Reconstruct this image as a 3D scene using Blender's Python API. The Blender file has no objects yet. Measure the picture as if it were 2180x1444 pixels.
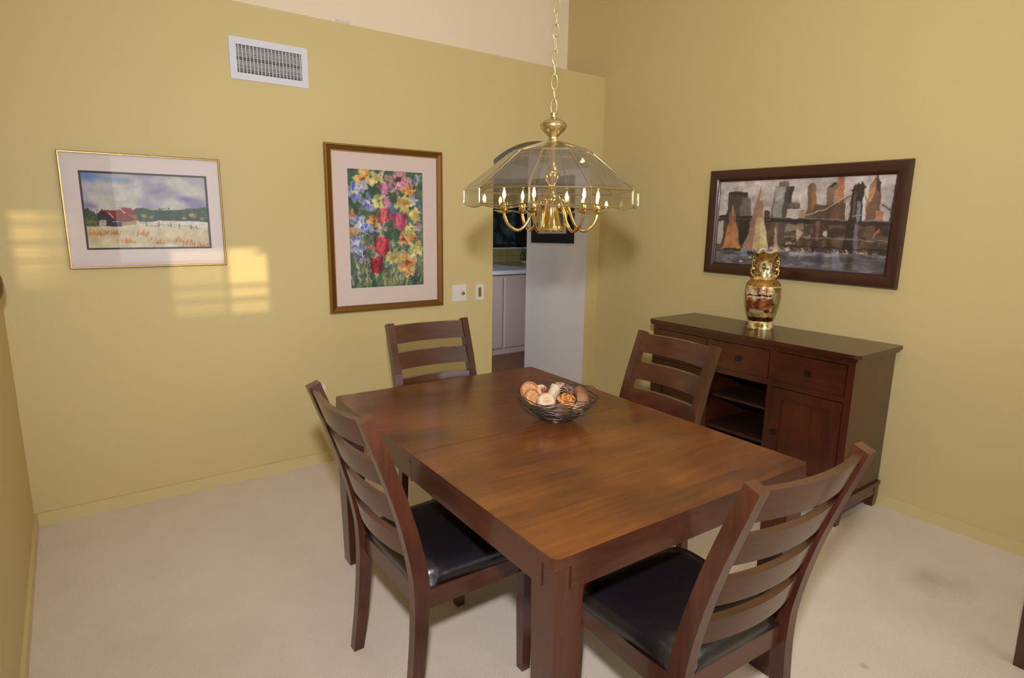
import bpy, bmesh, math, random
import numpy as np
from mathutils import Vector, Matrix
PI = math.pi
rnd = random.Random(7)
S = bpy.context.scene
COL = S.collection

# ------------------------------------------------------------------ helpers
def lin(v):
    v = v / 255.0
    return v / 12.92 if v <= 0.04045 else ((v + 0.055) / 1.055) ** 2.4
def C(r, g, b, a=1.0):
    return (lin(r), lin(g), lin(b), a)

def new_mat(name):
    m = bpy.data.materials.new(name); m.use_nodes = True
    nt = m.node_tree; nt.nodes.clear()
    out = nt.nodes.new('ShaderNodeOutputMaterial')
    b = nt.nodes.new('ShaderNodeBsdfPrincipled')
    nt.links.new(b.outputs[0], out.inputs[0])
    return m, nt, b, out

def mat(name, col, rough=0.5, metal=0.0, coat=0.0, spec=0.5, bump=0.0, bscale=200.0, var=0.0, vscale=3.0, col2=None):
    m, nt, b, out = new_mat(name)
    b.inputs['Base Color'].default_value = col
    b.inputs['Roughness'].default_value = rough
    b.inputs['Metallic'].default_value = metal
    b.inputs['Coat Weight'].default_value = coat
    b.inputs['Coat Roughness'].default_value = 0.08
    b.inputs['Specular IOR Level'].default_value = spec
    tc = nt.nodes.new('ShaderNodeTexCoord')
    if var > 0:
        n = nt.nodes.new('ShaderNodeTexNoise'); n.inputs['Scale'].default_value = vscale; n.inputs['Detail'].default_value = 4
        nt.links.new(tc.outputs['Object'], n.inputs['Vector'])
        mx = nt.nodes.new('ShaderNodeMix'); mx.data_type = 'RGBA'
        c2 = col2 or tuple(c * (1 - var) for c in col[:3]) + (1,)
        mx.inputs['A'].default_value = col; mx.inputs['B'].default_value = c2
        nt.links.new(n.outputs['Fac'], mx.inputs['Factor']); nt.links.new(mx.outputs['Result'], b.inputs['Base Color'])
    if bump > 0:
        n2 = nt.nodes.new('ShaderNodeTexNoise'); n2.inputs['Scale'].default_value = bscale; n2.inputs['Detail'].default_value = 3
        nt.links.new(tc.outputs['Object'], n2.inputs['Vector'])
        bp = nt.nodes.new('ShaderNodeBump'); bp.inputs['Strength'].default_value = bump; bp.inputs['Distance'].default_value = 0.004
        nt.links.new(n2.outputs['Fac'], bp.inputs['Height']); nt.links.new(bp.outputs[0], b.inputs['Normal'])
    return m

def wood(name, dark, light, axis='z', rough=0.3, coat=0.25, scale=6.0, blotch=0.5, stretch=14.0):
    m, nt, b, out = new_mat(name)
    tc = nt.nodes.new('ShaderNodeTexCoord'); mp = nt.nodes.new('ShaderNodeMapping')
    sc = [stretch, stretch, stretch]; sc['xyz'.index(axis)] = 1.0
    mp.inputs['Scale'].default_value = sc
    nt.links.new(tc.outputs['Object'], mp.inputs['Vector'])
    n = nt.nodes.new('ShaderNodeTexNoise'); n.inputs['Scale'].default_value = scale; n.inputs['Detail'].default_value = 6; n.inputs['Roughness'].default_value = 0.6
    nt.links.new(mp.outputs[0], n.inputs['Vector'])
    n2 = nt.nodes.new('ShaderNodeTexNoise'); n2.inputs['Scale'].default_value = 5.0; n2.inputs['Detail'].default_value = 2
    nt.links.new(tc.outputs['Object'], n2.inputs['Vector'])
    mx = nt.nodes.new('ShaderNodeMix'); mx.data_type = 'FLOAT'; mx.inputs['Factor'].default_value = blotch
    nt.links.new(n.outputs['Fac'], mx.inputs['A']); nt.links.new(n2.outputs['Fac'], mx.inputs['B'])
    r = nt.nodes.new('ShaderNodeValToRGB'); r.color_ramp.elements[0].position = 0.32; r.color_ramp.elements[1].position = 0.68
    r.color_ramp.elements[0].color = dark; r.color_ramp.elements[1].color = light
    nt.links.new(mx.outputs['Result'], r.inputs['Fac']); nt.links.new(r.outputs[0], b.inputs['Base Color'])
    b.inputs['Roughness'].default_value = rough; b.inputs['Coat Weight'].default_value = coat; b.inputs['Coat Roughness'].default_value = 0.12
    return m

def clear_glass(name, tint=(0.96, 0.96, 0.95, 1), ior=1.5, boost=0.0, rough=0.0):
    """thin clear pane: lets straight light through, mirrors by Fresnel"""
    m = bpy.data.materials.new(name); m.use_nodes = True; nt = m.node_tree; nt.nodes.clear()
    out = nt.nodes.new('ShaderNodeOutputMaterial'); mix = nt.nodes.new('ShaderNodeMixShader')
    t = nt.nodes.new('ShaderNodeBsdfTransparent'); t.inputs[0].default_value = tint
    g = nt.nodes.new('ShaderNodeBsdfGlossy'); g.inputs['Roughness'].default_value = rough
    f = nt.nodes.new('ShaderNodeLayerWeight'); f.inputs['Blend'].default_value = 0.5
    pw = nt.nodes.new('ShaderNodeMath'); pw.operation = 'POWER'; pw.inputs[1].default_value = 4.0; nt.links.new(f.outputs['Facing'], pw.inputs[0])
    f0 = ((ior-1)/(ior+1))**2+boost
    a = nt.nodes.new('ShaderNodeMath'); a.operation = 'MULTIPLY_ADD'; a.use_clamp = True; a.inputs[1].default_value = 1-f0; a.inputs[2].default_value = f0
    nt.links.new(pw.outputs[0], a.inputs[0]); nt.links.new(a.outputs[0], mix.inputs[0])
    nt.links.new(t.outputs[0], mix.inputs[1]); nt.links.new(g.outputs[0], mix.inputs[2]); nt.links.new(mix.outputs[0], out.inputs[0])
    return m

def emit(name, col, strength):
    m = bpy.data.materials.new(name); m.use_nodes = True; nt = m.node_tree; nt.nodes.clear()
    out = nt.nodes.new('ShaderNodeOutputMaterial'); e = nt.nodes.new('ShaderNodeEmission')
    e.inputs[0].default_value = col; e.inputs[1].default_value = strength
    nt.links.new(e.outputs[0], out.inputs[0]); return m

def paint_mat(name, rough=0.55, coat=0.0, metal=0.0):
    m, nt, b, out = new_mat(name)
    a = nt.nodes.new('ShaderNodeVertexColor'); a.layer_name = 'paint'
    nt.links.new(a.outputs[0], b.inputs['Base Color']); b.inputs['Roughness'].default_value = rough
    b.inputs['Coat Weight'].default_value = coat; b.inputs['Metallic'].default_value = metal
    return m

def obj(name, bm, m=None, parent=None, bevel=0.0, smooth=False, seg=2, angle=35):
    if bevel > 0:
        es = [e for e in bm.edges if len(e.link_faces) == 2 and e.calc_face_angle(0) > math.radians(angle)]
        bmesh.ops.bevel(bm, geom=es, offset=bevel, segments=seg, affect='EDGES', clamp_overlap=True, profile=0.6)
    bmesh.ops.recalc_face_normals(bm, faces=bm.faces)
    me = bpy.data.meshes.new(name); bm.to_mesh(me); bm.free()
    if m is not None:
        for k in (m if isinstance(m, (list, tuple)) else [m]): me.materials.append(k)
    if smooth:
        for p in me.polygons: p.use_smooth = True
        if smooth != 'all':
            try: me.set_sharp_from_angle(angle=math.radians(40))
            except Exception: pass
    o = bpy.data.objects.new(name, me); COL.objects.link(o)
    if parent is not None: o.parent = parent
    return o

def thing(name, label, cat, loc=(0, 0, 0), rz=0.0, group=None):
    o = bpy.data.objects.new(name, None); COL.objects.link(o); o.empty_display_size = 0.1
    o.location = loc; o.rotation_euler = (0, 0, rz); o['label'] = label; o['category'] = cat
    if group: o['group'] = group
    return o
def tag(o, label, cat, group=None):
    o['label'] = label; o['category'] = cat
    if group: o['group'] = group
    return o
def struct(o, label=None):
    o['kind'] = 'structure'
    if label: o['label'] = label
    return o
def dup(root, loc, rz, label):
    r = root.copy(); COL.objects.link(r); r.location = loc; r.rotation_euler = (0, 0, rz); r['label'] = label
    for ch in list(root.children):
        c = ch.copy(); COL.objects.link(c); c.parent = r
        for g in list(ch.children):
            d = g.copy(); COL.objects.link(d); d.parent = c
    return r

def BM(): return bmesh.new()
def box(bm, x0, x1, y0, y1, z0, z1, mi=0):
    v = [bm.verts.new(p) for p in ((x0,y0,z0),(x1,y0,z0),(x1,y1,z0),(x0,y1,z0),(x0,y0,z1),(x1,y0,z1),(x1,y1,z1),(x0,y1,z1))]
    for f in ((0,3,2,1),(4,5,6,7),(0,1,5,4),(1,2,6,5),(2,3,7,6),(3,0,4,7)):
        fc = bm.faces.new([v[i] for i in f]); fc.material_index = mi
    return v
def boxo(name, dims, m, parent=None, bevel=0.0):
    bm = BM(); box(bm, *dims); return obj(name, bm, m, parent, bevel)
def loft(bm, rings, closed=True, caps=True, mi=0):
    """rings: list of equally long lists of points; joins neighbours with quads"""
    vs = [[bm.verts.new(p) for p in r] for r in rings]
    n = len(vs[0])
    for a, b in zip(vs[:-1], vs[1:]):
        for i in range(n if closed else n - 1):
            j = (i + 1) % n
            f = bm.faces.new((a[i], a[j], b[j], b[i])); f.material_index = mi
    if caps and closed and n > 2:
        for r in (vs[0], vs[-1]):
            try:
                f = bm.faces.new(r); f.material_index = mi
            except ValueError: pass
    return vs
def lathe(bm, prof, n=32, cx=0, cy=0, mi=0, caps=True):
    loft(bm, [[(cx + r*math.cos(2*PI*i/n), cy + r*math.sin(2*PI*i/n), z) for i in range(n)] for r, z in prof], caps=caps, mi=mi)
def tube(bm, pts, r, n=6, closed=False, mi=0, rr=None):
    pts = [Vector(p) for p in pts]; N = len(pts); rings = []
    up = None
    for i, p in enumerate(pts):
        if closed: t = (pts[(i+1) % N] - pts[i-1])
        else: t = pts[min(i+1, N-1)] - pts[max(i-1, 0)]
        t = t.normalized() if t.length > 1e-9 else Vector((0, 0, 1))
        if up is None:
            up = Vector((0, 0, 1)) if abs(t.z) < 0.9 else Vector((1, 0, 0))
        a = t.cross(up)
        if a.length < 1e-4: a = t.cross(Vector((0.3, 0.9, 0.2)))
        a.normalize(); b = t.cross(a).normalized(); up = -b if False else up
        q = rr[i] if rr else r
        rings.append([p + a*math.cos(2*PI*k/n)*q + b*math.sin(2*PI*k/n)*q for k in range(n)])
    if closed: rings.append(rings[0])
    if closed:
        vs = [[bm.verts.new(p) for p in rg] for rg in rings[:-1]]
        for i in range(N):
            A, B = vs[i], vs[(i+1) % N]
            for k in range(n):
                f = bm.faces.new((A[k], A[(k+1) % n], B[(k+1) % n], B[k])); f.material_index = mi
    else: loft(bm, rings, mi=mi)
def spline(pts, m=6):
    out = []; P = [np.array(p, float) for p in pts]; P = [2*P[0]-P[1]] + P + [2*P[-1]-P[-2]]
    for i in range(1, len(P)-2):
        for k in range(m):
            t = k/m; a, b, c, d = P[i-1:i+3]
            out.append(tuple(0.5*((2*b)+(c-a)*t+(2*a-5*b+4*c-d)*t*t+(3*b-a-3*c+d)*t**3)))
    out.append(tuple(P[-2])); return out

# ------------------------------------------------------------------ painting on a fine grid of coloured points
class Canvas:
    def __init__(s, w, h, seed=1):
        s.w, s.h = w, h; s.a = np.ones((h, w, 3)); s.rng = np.random.RandomState(seed)
        s.X, s.Y = np.meshgrid((np.arange(w)+.5)/w, (np.arange(h)+.5)/h)
        s.asp = w / h; s.H = None
    def quad(s, tl, tr, br, bl):
        A = []; B = []
        for (x, y), (u, v) in zip((tl, tr, br, bl), ((0,0),(1,0),(1,1),(0,1))):
            A += [[x,y,1,0,0,0,-u*x,-u*y],[0,0,0,x,y,1,-v*x,-v*y]]; B += [u, v]
        s.H = np.append(np.linalg.solve(np.array(A, float), np.array(B, float)), 1).reshape(3, 3)
    def m(s, p):
        if s.H is None: return p
        q = s.H @ np.array([p[0], p[1], 1.0]); return (q[0]/q[2], q[1]/q[2])
    def noise(s, sx, sy, octs=3):
        out = np.zeros((s.h, s.w)); amp = 1; tot = 0
        for o in range(octs):
            nx, ny = max(2, int(sx*2**o)), max(2, int(sy*2**o))
            g = s.rng.rand(ny+2, nx+2)
            fx = s.X*nx; fy = s.Y*ny; ix = fx.astype(int); iy = fy.astype(int); tx = fx-ix; ty = fy-iy
            tx = tx*tx*(3-2*tx); ty = ty*ty*(3-2*ty)
            out += amp*((g[iy,ix]*(1-tx)+g[iy,ix+1]*tx)*(1-ty)+(g[iy+1,ix]*(1-tx)+g[iy+1,ix+1]*tx)*ty)
            tot += amp; amp *= .5
        return out/tot
    def blend(s, mask, col):
        c = np.array(col, float)/255.; mk = np.clip(mask, 0, 1)[..., None]
        s.a = s.a*(1-mk) + c*mk
    def poly(s, pts, col, al=1.0, soft=0):
        P = [s.m(p) for p in pts]; ins = np.zeros((s.h, s.w), bool); n = len(P)
        for i in range(n):
            x0, y0 = P[i]; x1, y1 = P[(i+1) % n]
            if abs(y1-y0) < 1e-9: continue
            c = ((y0 > s.Y) != (y1 > s.Y)) & (s.X < (x1-x0)*(s.Y-y0)/(y1-y0)+x0); ins ^= c
        mk = ins.astype(float)
        for _ in range(soft): mk = s.blur1(mk)
        s.blend(mk*al, col)
    @staticmethod
    def blur1(m):
        p = np.pad(m, [(1,1),(1,1)]+[(0,0)]*(m.ndim-2), 'edge')
        return (p[:-2,1:-1]+p[2:,1:-1]+p[1:-1,:-2]+p[1:-1,2:]+2*p[1:-1,1:-1])/6
    def ell(s, x, y, rx, ry, col, rot=0, al=1.0, soft=0.15):
        dx = (s.X-x)*s.asp; dy = s.Y-y; c, q = math.cos(rot), math.sin(rot)
        d = np.sqrt(((dx*c+dy*q)/rx)**2+((-dx*q+dy*c)/ry)**2)
        s.blend(np.clip((1-d)/soft, 0, 1)*al, col)
    def stroke(s, pts, w, col, al=1.0, w2=None):
        P = [s.m(p) for p in pts]; n = len(P)-1; best = np.full((s.h, s.w), 9.0)
        for i in range(n):
            ax, ay = P[i][0]*s.asp, P[i][1]; bx, by = P[i+1][0]*s.asp, P[i+1][1]
            dx, dy = bx-ax, by-ay; L = dx*dx+dy*dy+1e-12
            t = np.clip(((s.X*s.asp-ax)*dx+(s.Y-ay)*dy)/L, 0, 1)
            d = np.hypot(s.X*s.asp-ax-t*dx, s.Y-ay-t*dy)
            wt = w if w2 is None else w+(w2-w)*((i+t)/n)
            best = np.minimum(best, d/np.maximum(wt, 1e-5))
        s.blend(np.clip((1-best)*3, 0, 1)*al, col)
    def warp(s, amp, sx, sy):
        # pull the paint about by small swirls, like a loaded brush
        dx = (s.noise(sx, sy, 2)-.5)*2*amp*s.w/s.asp; dy = (s.noise(sx, sy, 2)-.5)*2*amp*s.h
        j, i = np.meshgrid(np.arange(s.w), np.arange(s.h))
        s.a = s.a[np.clip(i+dy, 0, s.h-1).astype(int), np.clip(j+dx, 0, s.w-1).astype(int)]
    def tone(s, amp, sx, sy):
        s.a = np.clip(s.a*(1+(s.noise(sx, sy, 3)[..., None]-.5)*2*amp), 0, 1)
    def mesh(s, name, fn, m, parent):
        """fn(u,v) -> xyz arrays for the grid of points"""
        w, h = s.w, s.h
        U, V = np.meshgrid(np.linspace(0, 1, w), np.linspace(0, 1, h))
        X, Y, Z = fn(U, V); co = np.stack([X, Y, Z], -1).reshape(-1, 3)
        me = bpy.data.meshes.new(name); i = np.arange(w*h).reshape(h, w)
        q = np.stack([i[1:, :-1], i[1:, 1:], i[:-1, 1:], i[:-1, :-1]], -1).reshape(-1, 4)
        me.vertices.add(len(co)); me.vertices.foreach_set('co', co.ravel())
        me.loops.add(q.size); me.loops.foreach_set('vertex_index', q.ravel().astype(np.int32))
        me.polygons.add(len(q)); me.polygons.foreach_set('loop_start', np.arange(0, q.size, 4, dtype=np.int32))
        try: me.polygons.foreach_set('loop_total', np.full(len(q), 4, dtype=np.int32))
        except Exception: pass
        me.polygons.foreach_set('use_smooth', np.ones(len(q), bool))
        me.update(calc_edges=True); me.validate()
        a = me.color_attributes.new('paint', 'FLOAT_COLOR', 'POINT')
        c = np.clip(s.a, 0, 1); c = np.where(c <= .04045, c/12.92, ((c+.055)/1.055)**2.4)
        a.data.foreach_set('color', np.concatenate([c, np.ones((h, w, 1))], -1).astype(np.float32).ravel())
        me.materials.append(m)
        o = bpy.data.objects.new(name, me); COL.objects.link(o); o.parent = parent
        return o

# ------------------------------------------------------------------ camera
cam = bpy.data.cameras.new('camera'); co = bpy.data.objects.new('camera', cam); COL.objects.link(co)
CP = Vector((-3.4986, -3.585, 1.5227)); yaw, pitch, roll = 0.6345, 0.1961, 0.0156
f = Vector((math.sin(yaw)*math.cos(pitch), math.cos(yaw)*math.cos(pitch), -math.sin(pitch)))
r = Vector((math.cos(yaw), -math.sin(yaw), 0)); u = r.cross(f)
r2 = r*math.cos(roll)+u*math.sin(roll); u2 = -r*math.sin(roll)+u*math.cos(roll)
co.matrix_world = Matrix(((r2.x, u2.x, -f.x, CP.x), (r2.y, u2.y, -f.y, CP.y), (r2.z, u2.z, -f.z, CP.z), (0, 0, 0, 1)))
cam.sensor_width = 36.0; cam.lens = 1284.84*36/2180; cam.clip_start = 0.05
S.camera = co

# ------------------------------------------------------------------ materials
M = {}
M['wall'] = mat('mustard_paint', C(206, 189, 136), 0.62, bump=0.08, bscale=120)
M['wallw'] = mat('white_paint', C(226, 216, 206), 0.7, bump=0.08, bscale=120)
M['hallw'] = mat('hall_white_paint', C(234, 230, 230), 0.7, bump=0.08, bscale=120)
M['upw'] = mat('cream_paint', C(248, 234, 212), 0.7, bump=0.08, bscale=120)
M['trim'] = mat('mustard_trim_paint', C(210, 193, 140), 0.42)
M['ceil'] = mat('ceiling_white', C(232, 226, 216), 0.8)
M['white'] = mat('white_plastic', C(222, 216, 216), 0.4)
M['ventw'] = mat('white_enamel', C(214, 216, 230), 0.45)
M['dark'] = mat('dark_void', C(22, 19, 20), 0.8)
M['ventgrey'] = mat('grey_enamel', C(150, 147, 150), 0.5)
M['wz'] = wood('espresso_wood_vertical', C(48, 22, 13), C(84, 42, 25), 'z', 0.36, 0.6)
M['wx'] = wood('espresso_wood_across', C(48, 22, 13), C(84, 42, 25), 'x', 0.36, 0.6)
M['wy'] = wood('espresso_wood_along', C(48, 22, 13), C(84, 42, 25), 'y', 0.36, 0.6)
M['cabz'] = wood('cabinet_wood_vertical', C(48, 19, 9), C(84, 38, 18), 'z', 0.3, 0.3)
M['caby'] = wood('cabinet_wood_along', C(48, 19, 9), C(84, 38, 18), 'y', 0.3, 0.3)
M['cabin'] = wood('cabinet_inside_wood', C(34, 14, 8), C(52, 22, 13), 'y', 0.5, 0.0)
M['brass'] = mat('polished_brass', C(230, 207, 148), 0.14, 1.0)
M['brassp'] = mat('pale_brass', C(222, 212, 178), 0.16, 1.0)
M['brasss'] = mat('satin_brass', C(214, 200, 150), 0.3, 1.0)
M['gold'] = mat('gold_frame_paint', C(160, 122, 58), 0.32, 0.85)
M['goldb'] = mat('brown_gold_paint', C(118, 82, 40), 0.38, 0.6)
M['goldm'] = mat('bright_gold_metal', C(224, 196, 120), 0.16, 1.0)
M['goldthin'] = mat('thin_gold_metal', C(160, 134, 84), 0.4, 0.9)
M['leather'] = mat('black_leather', C(24, 20, 24), 0.3, 0, 0.25, bump=0.1, bscale=180)
M['knob'] = mat('dark_pewter', C(70, 66, 68), 0.35, 0.9)
M['wire'] = mat('dark_grey_wire', C(104, 96, 92), 0.3, 0.8)
M['glass'] = clear_glass('thin_picture_glass', (0.99, 0.99, 0.99, 1), 1.28)
M['shade'] = clear_glass('bevelled_clear_glass', (0.93, 0.925, 0.91, 1), 1.5, 0.13)
M['bulb'] = clear_glass('bulb_glass', (1.0, 0.93, 0.84, 1), 1.4, 0.02)
M['filament'] = emit('glowing_filament', (1.0, 0.66, 0.33, 1), 45.0)

# table top: planks running across the table, blotchy stain
def tabletop_mat():
    m, nt, b, out = new_mat('table_top_wood'); L = nt.links.new
    tc = nt.nodes.new('ShaderNodeTexCoord'); sp = nt.nodes.new('ShaderNodeSeparateXYZ'); L(tc.outputs['Object'], sp.inputs[0])
    fl = nt.nodes.new('ShaderNodeMath'); fl.operation = 'SNAP'; fl.inputs[1].default_value = 0.095; L(sp.outputs['Y'], fl.inputs[0])
    xs = nt.nodes.new('ShaderNodeMath'); xs.operation = 'MULTIPLY'; xs.inputs[1].default_value = 1.6; L(sp.outputs['X'], xs.inputs[0])
    cb = nt.nodes.new('ShaderNodeCombineXYZ'); L(xs.outputs[0], cb.inputs[0]); m9 = nt.nodes.new('ShaderNodeMath'); m9.operation = 'MULTIPLY'; m9.inputs[1].default_value = 37.0
    L(fl.outputs[0], m9.inputs[0]); L(m9.outputs[0], cb.inputs[1])
    n0 = nt.nodes.new('ShaderNodeTexNoise'); n0.inputs['Scale'].default_value = 1.3; n0.inputs['Detail'].default_value = 1; L(cb.outputs[0], n0.inputs['Vector'])
    mp = nt.nodes.new('ShaderNodeMapping'); mp.inputs['Scale'].default_value = (1.4, 16, 16); L(tc.outputs['Object'], mp.inputs[0])
    n1 = nt.nodes.new('ShaderNodeTexNoise'); n1.inputs['Scale'].default_value = 3.5; n1.inputs['Detail'].default_value = 7; n1.inputs['Roughness'].default_value = .62; L(mp.outputs[0], n1.inputs['Vector'])
    n2 = nt.nodes.new('ShaderNodeTexNoise'); n2.inputs['Scale'].default_value = 4.2; n2.inputs['Detail'].default_value = 2; L(tc.outputs['Object'], n2.inputs['Vector'])
    a = nt.nodes.new('ShaderNodeMix'); a.data_type = 'FLOAT'; a.inputs['Factor'].default_value = .5; L(n0.outputs['Fac'], a.inputs['A']); L(n1.outputs['Fac'], a.inputs['B'])
    c = nt.nodes.new('ShaderNodeMix'); c.data_type = 'FLOAT'; c.inputs['Factor'].default_value = .35; L(a.outputs['Result'], c.inputs['A']); L(n2.outputs['Fac'], c.inputs['B'])
    r = nt.nodes.new('ShaderNodeValToRGB'); e = r.color_ramp.elements
    e[0].position = .36; e[0].color = C(70, 34, 15); e[1].position = .66; e[1].color = C(128, 74, 28)
    k = e.new(.5); k.color = C(100, 54, 20)
    L(c.outputs['Result'], r.inputs[0]); L(r.outputs[0], b.inputs['Base Color'])
    b.inputs['Roughness'].default_value = .3; b.inputs['Coat Weight'].default_value = .35; b.inputs['Coat Roughness'].default_value = .14
    return m
M['ttop'] = tabletop_mat()

def carpet_mat():
    m, nt, b, out = new_mat('beige_carpet'); L = nt.links.new
    tc = nt.nodes.new('ShaderNodeTexCoord')
    n = nt.nodes.new('ShaderNodeTexNoise'); n.inputs['Scale'].default_value = 260; n.inputs['Detail'].default_value = 4; L(tc.outputs['Object'], n.inputs[0])
    n2 = nt.nodes.new('ShaderNodeTexNoise'); n2.inputs['Scale'].default_value = 5; n2.inputs['Detail'].default_value = 3; L(tc.outputs['Object'], n2.inputs[0])
    w = nt.nodes.new('ShaderNodeTexWave'); w.inputs['Scale'].default_value = 34; w.inputs['Distortion'].default_value = .6; L(tc.outputs['Object'], w.inputs[0])
    mx = nt.nodes.new('ShaderNodeMix'); mx.data_type = 'FLOAT'; mx.inputs['Factor'].default_value = .3; L(n.outputs['Fac'], mx.inputs['A']); L(n2.outputs['Fac'], mx.inputs['B'])
    r = nt.nodes.new('ShaderNodeValToRGB'); r.color_ramp.elements[0].position = .25; r.color_ramp.elements[1].position = .75
    r.color_ramp.elements[0].color = C(210, 195, 181); r.color_ramp.elements[1].color = C(236, 223, 210)
    L(mx.outputs['Result'], r.inputs[0]); last = r.outputs[0]
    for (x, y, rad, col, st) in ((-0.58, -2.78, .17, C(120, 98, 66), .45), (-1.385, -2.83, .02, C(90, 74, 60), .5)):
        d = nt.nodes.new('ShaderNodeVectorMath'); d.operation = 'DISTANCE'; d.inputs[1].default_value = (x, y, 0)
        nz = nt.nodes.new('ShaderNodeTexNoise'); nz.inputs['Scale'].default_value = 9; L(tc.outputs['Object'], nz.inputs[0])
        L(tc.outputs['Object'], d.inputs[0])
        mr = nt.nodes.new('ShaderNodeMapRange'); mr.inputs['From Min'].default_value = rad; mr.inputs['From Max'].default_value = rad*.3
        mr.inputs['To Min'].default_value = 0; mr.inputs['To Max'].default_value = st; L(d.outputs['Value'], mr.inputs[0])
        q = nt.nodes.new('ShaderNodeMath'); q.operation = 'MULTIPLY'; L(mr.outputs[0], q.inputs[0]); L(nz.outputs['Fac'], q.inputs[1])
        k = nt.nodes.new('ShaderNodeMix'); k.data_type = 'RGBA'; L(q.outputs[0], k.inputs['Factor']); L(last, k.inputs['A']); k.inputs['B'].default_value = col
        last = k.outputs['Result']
    L(last, b.inputs['Base Color']); b.inputs['Roughness'].default_value = .95; b.inputs['Specular IOR Level'].default_value = .1
    b.inputs['Sheen Weight'].default_value = .15
    ad = nt.nodes.new('ShaderNodeMath'); ad.operation = 'MULTIPLY_ADD'; ad.inputs[1].default_value = .1; L(w.outputs['Fac'], ad.inputs[0]); L(n.outputs['Fac'], ad.inputs[2])
    bp = nt.nodes.new('ShaderNodeBump'); bp.inputs['Strength'].default_value = .55; bp.inputs['Distance'].default_value = .006; L(ad.outputs[0], bp.inputs['Height']); L(bp.outputs[0], b.inputs['Normal'])
    return m
M['carpet'] = carpet_mat()

# ------------------------------------------------------------------ the room
XL, YF, ZC, ZL = -3.758, -6.5, 3.35, 2.603
struct(boxo('floor', (XL-.15, .15, YF-.15, .0, -.1, 0), M['carpet']))
struct(boxo('ceiling', (XL-.15, .15, YF-.15, .62, ZC, ZC+.1), M['ceil']))
struct(boxo('wall_left', (XL-.15, XL, YF-.15, .6, 0, ZC), M['wall']))
struct(boxo('wall_right', (0, .15, YF-.15, .46, 0, ZC), M['wall']))
# back wall: thick, stops at a ledge, with an arched opening at its right end
bm = BM(); OX0, OX1, AZ, AP = -1.042, -.13, 1.925, 2.085
R_ = ((OX1-OX0)**2/4+(AP-AZ)**2)/(2*(AP-AZ)); xc = (OX0+OX1)/2
arch = []
for k in range(25):
    x = OX0+(OX1-OX0)*k/24; arch.append((x, AP-(R_-math.sqrt(max(R_**2-(x-xc)**2, 0)))))
WT = .46
out = [(XL-.1, 0), (OX0, 0)]+arch+[(OX1, 0), (0, 0), (0, ZL), (XL-.1, ZL)]
fr = [bm.verts.new((x, 0, z)) for x, z in out]; bk = [bm.verts.new((x, WT, z)) for x, z in out]
bm.faces.new(fr); bm.faces.new(bk[::-1])
n = len(out)
for i in range(n):
    j = (i+1) % n; fc = bm.faces.new((fr[i], fr[j], bk[j], bk[i]))
    if abs(out[i][0]-OX1) < 1e-6 and abs(out[j][0]-OX1) < 1e-6: fc.material_index = 1
struct(obj('wall_back', bm, [M['wall'], M['hallw']]))
struct(boxo('wall_upper', (XL-.1, .15, WT, WT+.1, ZL-.05, ZC), M['upw']))
struct(boxo('wall_hall', (OX1, .3, WT, .79, 0, 2.5), M['hallw']))
struct(boxo('ceiling_hall', (-2.2, 3.2, WT, 3.75, 2.5, 2.6), M['ceil']))
M['ktile'] = mat('brown_floor_tile', C(112, 76, 44), .45, var=.35, vscale=4)
struct(boxo('floor_kitchen', (-2.2, 3.2, 0, 3.75, -.1, 0), M['ktile']))
M['kwall'] = mat('kitchen_white_wall', C(214, 208, 198), .7)
struct(boxo('wall_kitchen_left', (-2.2, -2.1, WT, 3.75, 0, 2.5), M['kwall']))
struct(boxo('wall_kitchen_right', (3.1, 3.2, .4, 3.75, 0, 2.5), M['kwall']))
struct(boxo('wall_kitchen_front', (.3, 3.2, .4, .5, 0, 2.5), M['kwall']))
# baseboards
bb = .066
struct(boxo('baseboard_back', (XL, OX0, -.013, 0, 0, bb), M['trim'], bevel=.004))
struct(boxo('baseboard_left', (XL, XL+.013, YF, -.013, 0, bb), M['trim'], bevel=.004))
struct(boxo('baseboard_right', (-.013, 0, YF, 0, 0, bb), M['trim'], bevel=.004))
# front wall behind the viewer, with two small louvred windows sized to cast the low sun's patches
W1 = (-2.74, -2.26, 1.70, 2.067); W2 = (-3.365, -3.10, 1.875, 2.243)
bm = BM()
xs = [XL-.15, W2[0], W2[1], W1[0], W1[1], 3.3]
for a, b_ in ((0, 1), (2, 3), (4, 5)): box(bm, xs[a], xs[b_], YF-.1, YF, 0, ZC)
for w in (W1, W2):
    box(bm, w[0], w[1], YF-.1, YF, 0, w[2]); box(bm, w[0], w[1], YF-.1, YF, w[3], ZC)
struct(obj('wall_front', bm, M['wall']))
y0, y1 = YF-.06, YF-.045
def louvres(bm, x0, x1, z0, z1, cover, pitch=.022):  # slats added to dim the sun patches by their cover
    k = 0
    while z0+k*pitch < z1:
        c = cover(k*pitch/(z1-z0)) if callable(cover) else cover
        box(bm, x0, x1, y0, y1, z0+k*pitch, z0+k*pitch+pitch*c); k += 1
bm = BM()
for z, h in ((1.852, .02), (1.778, .02)): box(bm, W1[0], W1[1], y0-.02, y0, z, z+h)      # glazing bars
box(bm, -2.485, -2.462, y0-.02, y0, W1[2], W1[3])
louvres(bm, W1[0], -2.48, W1[2], W1[3], lambda t_: .72-.3*t_)
louvres(bm, -2.48, W1[1], W1[2], 1.78, .45); louvres(bm, -2.48, W1[1], 1.79, 1.86, .2)
for k in range(8): box(bm, -2.262-.01*(8-k), W1[1], y0-.02, y0, 2.067-.0045*(8-k), 2.067-.0045*(7-k))   # arched head
struct(obj('sun_patch_window_1', bm, M['white']))
bm = BM()
for z, h in ((2.178, .016), (2.098, .018), (2.012, .02)): box(bm, W2[0], W2[1], y0-.02, y0, z, z+h)
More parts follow.
